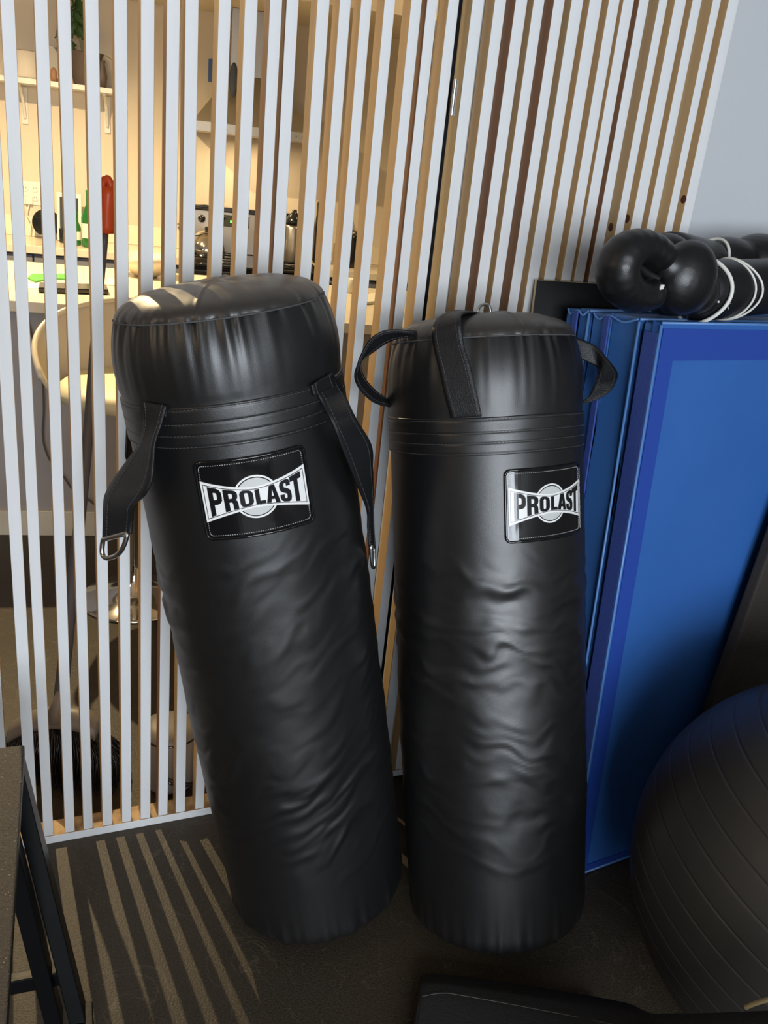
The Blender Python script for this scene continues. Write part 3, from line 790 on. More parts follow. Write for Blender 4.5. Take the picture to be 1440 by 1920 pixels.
# second glove, behind and to the right
t2 = .172; k2 = px2m(t2)
G2 = thing('boxing_glove', 'black boxing glove lying behind against the grey wall, only its long side visible', 'boxing glove', GP(1400, 560, t2), 'black boxing gloves on the mats')
solid_glove('body', G2, [(GP(1300, 500, t2), 40 * k2, (1.3, .9, .8), 0), (GP(1360, 490, t2), 42 * k2, (1.4, .9, .8), 0), (GP(1420, 492, t2), 45 * k2, (1.2, 1, .9), 0), (GP(1480, 500, t2), 52 * k2, (1.3, 1, .9), 0)], child='body')
b = MB(); q0 = GP(1250, 484, t2 - .02); q1 = GP(1330, 500, t2 - .02)
b.lathe([(36 * k2, 0), (38 * k2, .03), (36 * k2, (q1 - q0).length), (20 * k2, (q1 - q0).length + .01)], q0, MW['glove'], ax=(q1 - q0), n=36, sy=.9); b.build('cuff', G2, smooth=True)
b = MB(); ax2 = (q1 - q0).normalized(); u2 = (Z - ax2 * Z.dot(ax2)).normalized(); s2 = ax2.cross(u2)
b.tube([q1 + u2 * (math.cos(a) * 38 * k2) + s2 * (math.sin(a) * 34 * k2) + ax2 * (.006 * math.cos(2 * a)) for a in [2 * PI * i / 40 for i in range(40)]], .0030, MW['white_trim'], n=8, closed=True)
b.build('white_trim', G2, smooth=True)
b = MB(); b.obox(GP(1240, 452, t2 - .01), mw * .050 + Z * .000, mn * .03, Z * .010, MW['glove']); 
b.tube([GP(1240, 446, t2 - .012), GP(1262, 443, t2 - .012), GP(1288, 443, t2 - .012), GP(1291, 450, t2 - .012), GP(1284, 455, t2 - .012)], .0030, MW['white_trim'], n=8)
b.build('strap_end', G2, smooth=True, bevel=.002)

# ------------------------------------------------------------------ exercise ball
bc = V((.8636, 1.2146, .3546)); R = .3546
root = thing('exercise_ball', 'large dark grey ribbed exercise ball cut off at the right edge', 'ball', (bc.x, bc.y, 0))
ax = (IR * .40 + IU * .86 - Fv * .42).normalized()
x_ = ax.orthogonal().normalized(); y_ = ax.cross(x_)
rows = []; NQ = 720
for i in range(NQ + 1):
    p = PI * i / NQ; lat = math.degrees(p)
    r = R
    f = (lat % 7.5) / 7.5; d = min(f, 1 - f) * 7.5
    if 14 < lat < 166: r -= .0022 * math.exp(-(d / .22) ** 2)
    rows.append([bc + (ax * math.cos(p) + (x_ * math.cos(2 * PI * j / 128) + y_ * math.sin(2 * PI * j / 128)) * math.sin(p)) * r for j in range(128)])
b = MB(); b.grid(rows, MW['ball'], closed=True); b.build('skin', root, smooth=True)
b = MB(); b.lathe([(0, 0), (.006, 0), (.007, .002), (.004, .003), (0, .003)], bc + ax * (R - .001), MW['foam'], ax=ax, n=20); b.build('plug', root, smooth=True)
# dark ribbed slab between the ball and the mats
q0 = ATP(1440, 1045, MP(0, -.055, 0), mt); q1 = ATP(1345, 1310, MP(0, -.055, 0), mt)
e = (q1 - q0).normalized(); q2 = q1 + e * ((.002 - q1.z) / e.z); q3 = q0 - e * .25
b = MB(); wv = mw * .42
b.hexa([q2, q2 + wv, q2 + wv + mn * .028, q2 + mn * .028, q3, q3 + wv, q3 + wv + mn * .028, q3 + mn * .028], MW['ribbed'])
o = b.build('rubber_mat', bevel=.006); tag(o, 'dark brown-black rubber mat leaning on the blue mats behind the ball', 'mat')

# ------------------------------------------------------------------ black floor mat, folded, bottom right
root = thing('folded_mat', 'black folded foam mat lying on the floor along the bottom edge', 'mat', ATZ(1100, 1990, 0))
def slab(name, outline, z0, z1, m, parent, bev):
    b = MB(); n = len(outline); b.add([V((p.x, p.y, z0)) for p in outline] + [V((p.x, p.y, z1)) for p in outline],
        [tuple(range(n))[::-1], tuple(range(n, 2 * n))] + [(i, (i + 1) % n, (i + 1) % n + n, i + n) for i in range(n)], m)
    return b.build(name, parent, bevel=bev)
def zp(l, z): return [ATZ(x, y, z) for x, y in l]
cols = smooth_path([ATZ(797, 1824, .042), ATZ(822, 1818, .044), ATZ(1000, 1842, .052), ATZ(1180, 1872, .13), ATZ(1265, 1888, .27), ATZ(1440, 1884, .43), ATZ(1560, 1878, .50)], 8)
def sheet(name, off, sh, z_off, th):
    rows = []
    for j in range(13):
        v = j / 12
        rows.append([p + V((-.05 * v - sh * .1, -off - v * .42, z_off + .010 * math.sin(v * 5) * (p.z > .08) - (.012 * (1 - min(1, v * 12)) ** 2))) for p in cols])
    b = MB(); b.grid(rows, MW['foam']); return b.build(name, root, smooth=True, solid=th)
sheet('upper_layer', 0, 0, -.010, .018)
flat = zp([(812, 1832), (1000, 1852), (1130, 1868)], .030)
slab('lower_layer', flat + [flat[-1] - V((0, .40, 0)), flat[0] - V((.04, .40, 0))], .001, .019, MW['foam'], root, .006)
b = MB(); b.tube(smooth_path([ATZ(792, 1868, .045), ATZ(830, 1862, .046), ATZ(870, 1867, .048), ATZ(1000, 1891, .056), ATZ(1150, 1921, .12), ATZ(1300, 1960, .30)], 8), .0006, MW['cable'], n=6); b.build('edge_binding', root, smooth=True)
b = MB(); b.tube(smooth_path([ATZ(1398, 1889, .405), ATZ(1418, 1881, .428), ATZ(1445, 1874, .455), ATZ(1500, 1870, .49)]), .0032, MW['straw'], n=10)
o = b.build('wooden_stick', smooth=True); tag(o, 'thin pale rod tip lying on the black folded mat under the ball', 'stick')

# ------------------------------------------------------------------ black stool, bottom left
zt = .50
c1 = ATZ(46, 1396, zt); c2 = ATZ(13, 1920, zt)
e1_ = (c2 - c1).normalized(); e2_ = V((e1_.y, -e1_.x, 0))
if e2_.x > 0: e2_ = -e2_
root = thing('work_stool', 'black painted wooden stool with gritty top at the left edge', 'stool', (c1 + e1_ * .3 + e2_ * .2) - Z * zt)
Lt = .62; Wt = .34
b = MB(); b.obox(c1 - Z * .022, e1_ * Lt, e2_ * Wt, Z * .022, MW['black_paint'], ms=[MW['black_paint'], MW['grit']] + [MW['black_paint']] * 4); b.build('seat', root, bevel=.003)
def beam(A, B_, w_, d_, m, name, parent, sidev):
    A, B_ = V(A), V(B_); t = (B_ - A).normalized(); sv = (V(sidev) - t * V(sidev).dot(t)).normalized(); dv = t.cross(sv)
    b = MB(); b.obox(A - sv * w_ / 2 - dv * d_ / 2, sv * w_, dv * d_, B_ - A, m); return b.build(name, parent, bevel=.002)
f1 = ATZ(150, 1925, .0); 
A1 = c1 + e1_ * .020 + e2_ * .014 - Z * .024; dlt = f1 - c1; dlt.z = 0
lw = .036
lw_ = .030
foot = V((f1.x, f1.y, .012))
beam(A1, foot, .044, .026, MW['black_paint'], 'leg', root, e1_)
A2 = c1 + e1_ * .115 + e2_ * .030 - Z * .024; foot2 = ATZ(104, 1925, .0) + Z * .012
beam(A2, foot2, .044, .026, MW['black_paint'], 'leg', root, e1_)
for kx in (Lt - .05,):
    beam(A1 + e1_ * (kx - .02), V((foot.x, foot.y, .012)) + e1_ * (kx + .06), .034, .022, MW['black_paint'], 'leg', root, e1_)
beam(A1 + e2_ * (Wt - .04), V((foot.x, foot.y, .012)) + e2_ * (Wt + .12), .034, .022, MW['black_paint'], 'leg', root, e1_)
beam(A1 + e2_ * (Wt - .04) + e1_ * (Lt - .07), V((foot.x, foot.y, .012)) + e2_ * (Wt + .12) + e1_ * (Lt + .01), .034, .022, MW['black_paint'], 'leg', root, e1_)
m1_ = A1.lerp(foot, .80)
beam(m1_ + e2_ * .01, m1_ + e2_ * (Wt + .02), .03, .02, MW['black_paint'], 'crossbar', root, Z)
b = MB(); b.obox(foot - Z * .011 - e2_ * .022 - e1_ * .02, e1_ * .05, e2_ * .034, Z * .030, MW['black_paint']); b.build('foot', root, bevel=.002)

# ------------------------------------------------------------------ kitchen
# island
it0, it1 = -2.03, -1.04
isl = thing('kitchen_island', 'kitchen island with cream stone top behind the slat screen', 'island', KP(.5, -1.5, 0))
b = MB(); b.obox(KP(-1.45, it0, .874), kd * 3.72, kn * (it1 - it0), Z * .036, MW['quartz']); b.build('countertop', isl, bevel=.003)
b = MB(); b.obox(KP(-1.4, -1.84, .0), kd * 3.62, kn * .75, Z * .873, MW['island_panel']); b.build('panel', isl)
b = MB(); b.obox(KP(-1.4, -1.856, .0), kd * 3.62, kn * .0155, Z * .10, MW['quartz']); b.build('baseboard', isl, bevel=.002)
# back worktop, upstand and cabinets
r0 = K(356, 470, -.62)[0]; r1 = r0 + .65
wt = thing('worktop', 'cream stone worktop on grey cabinets left of the cooker', 'worktop', KP(-.2, -.3, .87))
b = MB(); b.obox(KP(-1.3, -.44, .872), kd * (r0 + 1.3 - .002), kn * .435, Z * .038, MW['quartz']); b.build('slab', wt, bevel=.003)
b = MB(); b.obox(KP(-1.3, -.020, .911), kd * (r0 + 1.3 - .002), kn * .018, Z * .10, MW['quartz']); b.build('upstand', wt, bevel=.001)
wt2 = thing('worktop', 'cream stone worktop right of the cooker under the wall', 'worktop', KP(r1 + .8, -.3, .87))
b = MB(); b.obox(KP(r1 + .002, -.44, .872), kd * 1.9, kn * .435, Z * .038, MW['quartz']); b.build('slab', wt2, bevel=.003)
b = MB(); b.obox(KP(r1 + .002, -.020, .911), kd * 1.9, kn * .018, Z * .10, MW['quartz']); b.build('upstand', wt2, bevel=.001)
jx = K(62, 475, -.42)[0]
edges = [jx - 1.2, jx - .6, jx, jx + .62, r0 - .003]
labs = ['grey base cabinet at the far left under the worktop', 'grey base cabinet left of the visible door joint', 'grey base cabinet right of the visible door joint', 'grey base cabinet beside the cooker, under the worktop']
def cabinet(a, c_, lab):
    cb = thing('base_cabinet', lab, 'cabinet', KP((a + c_) / 2, -.3, 0), 'grey base cabinets')
    b = MB(); b.obox(KP(a + .001, -.40, .0), kd * (c_ - a - .002), kn * .39, Z * .871, MW['cabinet']); b.build('carcass', cb)
    b = MB(); b.obox(KP(a + .004, -.421, .09), kd * (c_ - a - .008), kn * .02, Z * .775, MW['cabinet']); dr = b.build('door', cb, bevel=.002)
    b = MB(); b.tube([KP(c_ - .06, -.442, .66), KP(c_ - .06, -.442, .78)], .005, MW['steel'], n=8); b.build('handle', dr, smooth=True)
for i in range(4):
    if edges[i + 1] - edges[i] > .1: cabinet(edges[i], edges[i + 1], labs[i])
cabinet(r1 + .004, r1 + .9, 'grey base cabinet right of the cooker'); cabinet(r1 + .902, r1 + 1.9, 'grey base cabinet farthest right of the cooker')
# cooker
ck = thing('cooker', 'black cooker with steel back panel and glowing green clock', 'cooker', KP(r0 + .38, -.3, 0))
b = MB(); b.obox(KP(r0, -.64, 0.0), kd * .648, kn * .60, Z * .90, MW['appliance']); b.build('body', ck, bevel=.006)
b = MB(); b.obox(KP(r0, -.655, .901), kd * .648, kn * .56, Z * .012, MW['appliance']); b.build('hob', ck, bevel=.003)
gz0 = .914; gz1 = K(420, 397, -.08)[1]
b = MB(); b.obox(KP(r0 + .003, -.085, gz0), kd * .642, kn * .06, Z * (gz1 - gz0), MW['inox']); bg_ = b.build('back_panel', ck, bevel=.003)
b = MB(); b.obox(KP(r0, -.095, gz1 + .0005), kd * .648, kn * .075, Z * .022, MW['appliance']); b.build('panel_cap', bg_, bevel=.003)
sx, szz = K(436, 415, -.087); b = MB(); b.obox(KP(sx - .09, -.0875, szz - .03), kd * .18, kn * .002, Z * .06, MW['slot']); b.build('clock', bg_)
b = MB(); b.obox(KP(sx - .012, -.0890, szz - .008), kd * .02, kn * .001, Z * .012, MW['led']); b.build('clock_digits', bg_)
for i, xx in enumerate((.06, .14, .5, .59)):
    b = MB(); b.lathe([(.018, 0), (.020, .006), (.014, .018), (0, .02)], KP(r0 + xx, -.087, szz), MW['appliance'], ax=-kn, n=20); b.build('knob', bg_, smooth=True)
b = MB(); b.obox(KP(r0 + .02, -.662, .14), kd * .608, kn * .02, Z * .58, MW['appliance']); d_ = b.build('oven_door', ck, bevel=.004)
b = MB(); b.tube([KP(r0 + .06, -.69, .69), KP(r0 + .59, -.69, .69)], .011, MW['inox'], n=10); b.build('handle', d_, smooth=True)
b = MB(); b.obox(KP(r0 + .02, -.660, .76), kd * .608, kn * .018, Z * .12, MW['appliance']); b.build('control_strip', ck, bevel=.003)
for q in ((.18, -.25), (.47, -.25), (.18, -.5), (.47, -.5)):
    b = MB()
    for r in (.05, .09): b.tube([KP(r0 + q[0] + math.cos(a) * r, q[1] + math.sin(a) * r, .916) for a in [2 * PI * i / 24 for i in range(24)]], .004, MW['appliance'], n=6, closed=True)
    b.build('burner', ck, smooth=True)
# kettle
s_, z_ = K(383, 468, -.40); kc = KP(s_ + .01, -.40, .922)
kt = thing('kettle', 'shiny chrome whistling kettle on the left hob ring', 'kettle', kc)
b = MB(); b.lathe([(.085, 0), (.095, .01), (.092, .05), (.070, .095), (.035, .12), (.03, .122), (0, .128)], kc, MW['chrome'], n=40); b.build('body', kt, smooth=True)
b = MB(); b.ball(kc + Z * .135, .012, MW['appliance']); b.build('lid_knob', kt, smooth=True)
b = MB(); b.tube(smooth_path([kc - kd * .06 + Z * .08, kc - kd * .10 + Z * .20, kc + Z * .24, kc + kd * .09 + Z * .19]), .009, MW['appliance'], n=10); b.build('handle', kt, smooth=True)
b = MB(); b.tube([kc - kd * .07 + Z * .06, kc - kd * .12 + Z * .10, kc - kd * .14 + Z * .15], [.018, .014, .010], MW['chrome'], n=14); b.build('spout', kt, smooth=True)
# items right of the cooker
def K3(x, y, t): s_, z_ = K(x, y, t); return KP(s_, t, z_)
pc = K3(548, 470, -.35); pc.z = .916
if (pc - KO).dot(kd) < r1 - .05: pc.z = .922
cp = thing('coffee_press', 'black-handled steel flask beside the cooker seen between slats', 'flask', pc)
b = MB(); b.lathe([(.045, 0), (.047, .01), (.047, .17), (.040, .19)], pc, MW['inox'], n=32); b.build('body', cp, smooth=True)
b = MB(); b.lathe([(.043, .19), (.044, .21), (.030, .235), (.012, .25), (.012, .262), (0, .265)], pc, MW['appliance'], n=32); b.build('lid', cp, smooth=True)
b = MB(); b.tube(smooth_path([pc + kd * -.045 + Z * .18, pc + kd * -.085 + Z * .17, pc + kd * -.085 + Z * .06, pc + kd * -.047 + Z * .04]), .008, MW['appliance'], n=10); b.build('handle', cp, smooth=True)
for (x, y, t, hgt, r, lab) in ((597, 500, -.16, .36, .034, 'tall black pepper-mill shaped canister on the right worktop'), (655, 500, -.25, .20, .045, 'short black canister on the worktop seen between the last open slats')):
    p = K3(x, y, t); p.z = .911
    cn = thing('canister', lab, 'canister', p)
    b = MB(); b.lathe([(r, 0), (r * 1.02, .01), (r * .9, hgt * .7), (r * .95, hgt * .85)], p, MW['appliance'], n=28); b.build('body', cn, smooth=True)
    b = MB(); b.lathe([(r * .96, hgt * .852), (r * .6, hgt * .95), (0, hgt)], p, MW['inox'], n=28); b.build('lid', cn, smooth=True)
# range hood
hz = K(362, 232, -.48); hL = K(362, 240, -.48)[0]; hR = K(603, 275, -.48)[0]; hzz = (K(362, 240, -.48)[1] + K(603, 275, -.48)[1]) / 2
cL = K(432, 100, -.28)[0]; cR = K(497, 100, -.28)[0]
rh = thing('range_hood', 'steel chimney range hood above the cooker', 'range hood', KP((hL + hR) / 2, -.25, hzz))
b = MB()
l0 = [KP(hL, -.48, hzz), KP(hR, -.48, hzz), KP(hR, -.002, hzz), KP(hL, -.002, hzz)]; l1 = [p + Z * .045 for p in l0]
b.hexa(l0 + l1, MW['hood']); cm = (cL + cR) / 2
zc = hzz + .27; wch = (cR - cL) / 2
l2 = [KP(cm - wch, -.27, zc), KP(cm + wch, -.27, zc), KP(cm + wch, -.002, zc), KP(cm - wch, -.002, zc)]
b.hexa([p + Z * .0005 for p in l1] + l2, MW['hood']); b.build('canopy', rh, weld=False, bevel=.002)
b = MB(); b.obox(KP(cm - wch + .003, -.267, zc + .001), kd * (2 * wch - .006), kn * .26, Z * (2.068 - zc), MW['hood']); b.build('chimney', rh, bevel=.002)
b = MB()
for i in range(3): b.lathe([(.006, 0), (.006, .004), (0, .005)], KP(hR - .10 - .03 * i, -.481, hzz + .022), MW['chrome'], ax=-kn, n=12)
b.build('buttons', rh, weld=False)
# hanging cloth on chimney
p = K3(438, 150, -.39); b = MB(); b.ball(p, .035, MW['silicone'], sc_=(.6, .5, 2.2), rot=Matrix((kd, kn, Z)).transposed()); o = b.build('hanging_mitt', smooth=True)
tag(o, 'dark blue-grey cloth hanging on the hood chimney', 'cloth')
# poster
s0, z0 = K(391, 110, -.004); s1, z1 = K(408, 155, -.004)
b = MB(); b.obox(KP(s0, -.006, z1), kd * .075, kn * .005, Z * (z0 - z1), MW['poster_blue']); po = b.build('poster'); tag(po, 'small blue notice with a pale figure on the wall left of the hood', 'poster')
b = MB(); sm, zm = K(398, 138, -.007); b.ball(KP(sm + .02, -.007, zm), .022, MW['paper'], sc_=(.8, .08, 1), rot=Matrix((kd, kn, Z)).transposed()); b.obox(KP(sm, -.008, zm - .03), kd * .035, kn * .0015, Z * .03, MW['paper']); b.build('pale_figure', po, smooth=False, weld=False)
# wall shelf
a0 = K(20, 146, -.22)[0]; a1 = K(212, 170, -.22)[0]; zs_ = K(120, 160, -.22)[1]
sh = thing('wall_shelf', 'white wall shelf on two clear-white brackets at the upper left', 'shelf', KP((a0 + a1) / 2, -.11, zs_))
b = MB(); b.obox(KP(a0 - .08, -.22, zs_ - .012), kd * (a1 - a0 + .08), kn * .218, Z * .024, MW['white_plastic']); b.build('board', sh, bevel=.002)
for xx in (40, 198):
    q = K(xx, 190, -.10)[0]
    b = MB(); b.tube(smooth_path([KP(q, -.18, zs_ - .018), KP(q, -.12, zs_ - .03), KP(q, -.05, zs_ - .09), KP(q, -.012, zs_ - .16)]), .008, MW['white_plastic'], n=10)
    b.obox(KP(q - .014, -.008, zs_ - .19), kd * .028, kn * .006, Z * .17, MW['white_plastic']); b.build('bracket', sh, weld=False)
zsh = zs_ + .0125
# potted plant
pp = K3(162, 150, -.11); pp.z = zsh
pl = thing('potted_plant', 'leafy green plant in a dark brown pot on the wall shelf', 'plant', pp)
b = MB(); b.lathe([(.055, 0), (.060, .006), (.082, .135), (.086, .15), (.080, .15), (.078, .125), (0, .125)], pp, MW['pot'], n=40); b.build('pot', pl, smooth=True)
b = MB(); b.lathe([(.077, .126), (.03, .131), (0, .132)], pp, MW['soil'], n=24); b.build('soil', pl)
random.seed(3)
for i in range(9):
    a = random.uniform(0, 2 * PI); ln = random.uniform(.14, .30); q = V((math.cos(a) * .6, -abs(math.sin(a)), 0))
    base = pp + q * .02 + Z * .13; tip = base + q * random.uniform(.01, .04) - kd * .045 + Z * ln
    b = MB(); b.tube(smooth_path([base, base.lerp(tip, .5) - q * .01, tip]), .0025, MW['stem'], n=6); b.build('stem', pl, smooth=True)
    for j in range(2):
        b = MB(); lt = tip - Z * (.10 * j) ; d1 = (q * random.uniform(0, .6) + kd * random.uniform(-.6, .6) - Z * random.uniform(-.1, .7)).normalized(); w1 = d1.cross(V((random.uniform(-.3, .3), -1, random.uniform(-.2, .2)))).normalized()
        L_ = random.uniform(.06, .09); rows = []
        for u in range(9):
            t = u / 8; wd = .024 * math.sin(PI * t ** .8) * (1 + .35 * math.cos(u * PI)) + .001; cc = lt + d1 * (L_ * t) - Z * (.03 * t * t)
            rows.append([cc - w1 * wd, cc - w1 * wd * .5 + V((0, -.004, 0)), cc + V((0, -.008, 0)), cc + w1 * wd * .5 + V((0, -.004, 0)), cc + w1 * wd])
        b.grid(rows, MW['leaf']); b.build('leaf', pl, smooth=True, solid=.0015)
# small second pot peeking right of the plant: watering spout
p = K3(192, 158, -.14); p.z = zsh
vs_ = thing('small_vase', 'small dark vase with a thin curved sprig right of the potted plant', 'vase', p)
b = MB(); b.lathe([(.018, 0), (.024, .05), (.012, .105), (.016, .12)], p + kd * .0, MW['pot'], n=24); b.build('body', vs_, smooth=True)
b = MB(); b.tube(smooth_path([p + Z * .12, p + kd * .015 + Z * .145, p + kd * .045 + Z * .13]), .002, MW['stem'], n=6); b.build('sprig', vs_, smooth=True)
# round white box and house-shaped box
p = K3(52, 148, -.14); p.z = zsh
b = MB(); b.lathe([(.070, 0), (.078, .01), (.078, .115), (.072, .12), (.070, .112), (0, .11)], p - kd * .005, MW['basket'], n=40); o = b.build('round_tub', smooth=True); tag(o, 'pale round tub standing at the left end of the wall shelf', 'tub')
p = K3(98, 152, -.056); p.z = zsh
b = MB(); cs = [(-.075, 0), (.055, 0), (.060, .09), (.01, .165), (-.05, .17), (-.085, .10)]
n = len(cs); b.add([p + kd * x + Z * z - kn * .00 for x, z in cs] + [p + kd * x + Z * z + kn * .05 for x, z in cs], [tuple(range(n)), tuple(range(n, 2 * n))[::-1]] + [(i, (i + 1) % n, (i + 1) % n + n, i + n) for i in range(n)], MW['basket'])
o = b.build('paper_bag', bevel=.004); tag(o, 'pale peaked paper bag on the shelf behind the round tub', 'bag')
p = K3(101, 148, -.19); p.z = zsh
b = MB(); b.lathe([(.012, 0), (.016, .02), (.014, .05), (.006, .06), (0, .062)], p, MW['cedar'], n=20); o = b.build('spice_jar', smooth=True); tag(o, 'tiny reddish jar on the shelf between bag and plant pot', 'jar')
# outlet
s_, z_ = K(57, 362, -.003)
ol = thing('wall_outlet', 'white double outlet plate with a plug above the worktop', 'outlet', KP(s_, -.003, z_))
b = MB(); b.obox(KP(s_ - .058, -.008, z_ - .058), kd * .116, kn * .007, Z * .116, MW['white_plastic']); b.build('plate', ol, bevel=.002)
for dx in (-.025, .025):
    for dz in (-.022, .022):
        b = MB(); b.lathe([(.016, 0), (.016, .003), (0, .003)], KP(s_ + dx, -.0085, z_ + dz), MW['white_plastic'], ax=-kn, n=20)
        for q in (-.006, .006): b.obox(KP(s_ + dx + q - .001, -.0125, z_ + dz), kd * .002, kn * .001, Z * .007, MW['slot'])
        b.build('socket', ol, weld=False)
b = MB(); pg = KP(s_ - .005, -.025, z_ - .035); b.obox(pg - kd * .018 - Z * .02, kd * .036, kn * .016, Z * .04, MW['white_plastic'])
o = b.build('charger', bevel=.004); tag(o, 'white charger plugged into the outlet with a cord hanging down', 'charger')
b = MB(); b.tube(smooth_path([pg - Z * .02, pg - Z * .07 - kd * .01 - kn * .01, pg - Z * .11 + kd * .01 - kn * .03, pg + V((0, 0, .916 - pg.z)) - kn * .06]), .003, MW['white_plastic'], n=8); b.build('cord', o, smooth=True)
# black round thing: frying pan standing on edge
p = K3(88, 415, -.10)
fp = thing('frying_pan', 'black round pan propped upright under the outlet', 'pan', V((p.x, p.y, .912)))
cpan = V((p.x, p.y, .912 + .076)); axp = (-kn + Z * .25).normalized()
b = MB(); b.lathe([(0, 0), (.052, 0), (.068, .02), (.070, .02), (.054, -.004), (0, -.004)], cpan, MW['appliance'], ax=axp, n=48, cap=False); b.build('pan', fp, smooth=True)
# picture frame / tablet
s0, zA = K(104, 352, -.14); s1, zB = K(153, 452, -.14)
fr = thing('tablet_screen', 'white-framed dark screen standing on the worktop', 'screen', KP((s0 + s1) / 2, -.14, .912))
zA2 = K(120, 362, -.14)[1]
b = MB(); b.obox(KP(s0, -.14, .913), kd * (s1 - s0), kn * .012 + Z * .0, Z * (zA2 - .913) + kn * .03, MW['white_plastic']); b.build('frame', fr, bevel=.003)
b = MB(); b.obox(KP(s0 + .015, -.1405 , .950), kd * (s1 - s0 - .03), kn * .002, Z * (zA2 - .97) + kn * .026, MW['screen']); b.build('screen', fr)
p = KP(s0 + .05, -.22, .912); b = MB(); b.obox(p - kd * .03, kd * .06, kn * .04, Z * .07, MW['appliance']); o = b.build('speaker', bevel=.006); tag(o, 'small black box in front of the white-framed screen', 'speaker')
# bottles
def bottle(x, y, t, hgt, r, lab, m):
    p = K3(x, y, t); p.z = .911
    o = thing('bottle', lab, 'bottle', p)
    b = MB(); b.lathe([(r, 0), (r * 1.03, .01), (r * 1.03, hgt * .52), (r * .8, hgt * .62), (r * .4, hgt * .74), (r * .36, hgt * .94), (r * .42, hgt)], p, m, n=32); b.build('glass', o, smooth=True)
    b = MB(); b.lathe([(r * 1.05, hgt * .16), (r * 1.05, hgt * .42)], p, MW['paper'], n=32, cap=False); b.build('paper_label', o, smooth=True)
bottle(168, 455, -.30, .27, .036, 'tall green glass bottle on the worktop beside the orange handle', MW['bottle'])
bottle(143, 450, -.26, .16, .024, 'short olive-green bottle in front of the white-framed screen', MW['bottle'])
# island top items
def island_item(): pass
zt_i = .9105
p = [ATZ(52, 523, zt_i), ATZ(60, 516, zt_i), ATZ(140, 516, zt_i), ATZ(146, 527, zt_i), ATZ(98, 524, zt_i), ATZ(66, 530, zt_i)]
n = len(p); b = MB(); b.add(p + [q + Z * .006 for q in p], [tuple(range(n))[::-1], tuple(range(n, 2 * n))] + [(i, (i + 1) % n, (i + 1) % n + n, i + n) for i in range(n)], MW['green_folder'])
o = b.build('green_folder'); tag(o, 'bright green folder lying on the island top', 'folder')
p = [ATZ(48, 541, zt_i), ATZ(52, 531, zt_i), ATZ(190, 531, zt_i), ATZ(200, 545, zt_i)]
b = MB(); b.hexa([q + Z * .0002 for q in p] + [q + Z * .0015 for q in p], MW['paper']); o = b.build('paper_sheet'); tag(o, 'white sheet of paper under the black tablet on the island', 'paper')
p = [ATZ(72, 548, .913), ATZ(74, 537, .913), ATZ(200, 541, .913), ATZ(204, 552, .913)]
b = MB(); b.hexa(p + [q + Z * .016 for q in p], MW['appliance']); o = b.build('black_laptop', bevel=.004); tag(o, 'closed black laptop near the front edge of the island', 'laptop')
p = [ATZ(200, 535, zt_i), ATZ(203, 523, zt_i), ATZ(222, 525, zt_i), ATZ(224, 537, zt_i)]
b = MB(); b.hexa([q + Z * .0002 for q in p] + [q + Z * .004 for q in p], MW['paper']); o = b.build('leaflet'); tag(o, 'printed white leaflet beside the laptop, left of the bowl', 'leaflet')
# bowl
c_ = ATZ(274, 518, zt_i); 
b = MB(); b.lathe([(.04, 0), (.05, .004), (.105, .05), (.125, .085), (.121, .085), (.10, .052), (.045, .010), (0, .008)], c_, MW['quartz'], n=48); o = b.build('bowl', smooth=True); tag(o, 'large pale round bowl on the island behind the slats', 'bowl')
c_ = ATZ(651, 548, zt_i)
b = MB(); b.lathe([(.025, 0), (.032, .01), (.032, .06), (.028, .06), (.026, .01), (0, .008)], c_, MW['white_plastic'], n=28); o = b.build('cup', smooth=True); tag(o, 'white cup on the island seen between slats right of the leaning bag', 'cup')
p = [ATZ(684, 572, zt_i), ATZ(688, 556, zt_i), ATZ(740, 548, zt_i), ATZ(745, 566, zt_i)]
b = MB(); b.hexa([q + Z * .0002 for q in p] + [q + Z * .012 for q in p], MW['paper']); o = b.build('notebook', bevel=.002); tag(o, 'closed pale notebook at the right end of the island', 'notebook')
# cable hanging off the island
b = MB(); pts = [(50, 600), (60, 630), (72, 670), (80, 720), (82, 770), (80, 810), (84, 840), (97, 868), (120, 895), (140, 922), (170, 940), (185, 955)]
b.tube(smooth_path([ATP(x, y, KP(0, -1.875 + .0 * i, 0), kn) for i, (x, y) in enumerate(pts)], 5), .0035, MW['cable'], n=8)
o = b.build('hanging_cable', smooth=True); tag(o, 'thin dark cable hanging down the front of the island', 'cable')
# bar stool: pale shell, cushion, chrome trumpet base
sbp = ATZ(252, 1122, 0)
st = thing('bar_stool', 'cream bucket stool on a chrome pedestal in front of the island', 'stool', sbp)
b = MB(); b.lathe([(.175, 0), (.178, .004), (.17, .010), (.10, .022), (.055, .045), (.030, .10), (.024, .16), (.022, .66), (.06, .68), (.10, .685)], sbp, MW['chrome'], n=64); b.build('pedestal', st, smooth=True)
b = MB(); b.lathe([(0, .688), (.19, .688), (.225, .70), (.228, .725), (.20, .745), (0, .75)], sbp, MW['cushion'], n=48); b.build('cushion', st, smooth=True)
rows = []
for i in range(15):
    u = i / 14; rows.append([])
    for j in range(49):
        a = math.radians(-128 + 256 * j / 48)
        topz = .735 + .225 * max(0, math.cos(a * .68)) ** .7
        z = .69 + (topz - .69) * u; r = .232 + .055 * u ** .8
        rows[-1].append(sbp + V((math.sin(a), math.cos(a) * .80, 0)) * r + Z * z)
b = MB(); b.grid(rows, MW['stool_shell']); b.build('shell', st, smooth=True, solid=.010)
b = MB(); b.tube([p for p in rows[-1]], .009, MW['quartz'], n=10); b.build('rim', st, smooth=True)
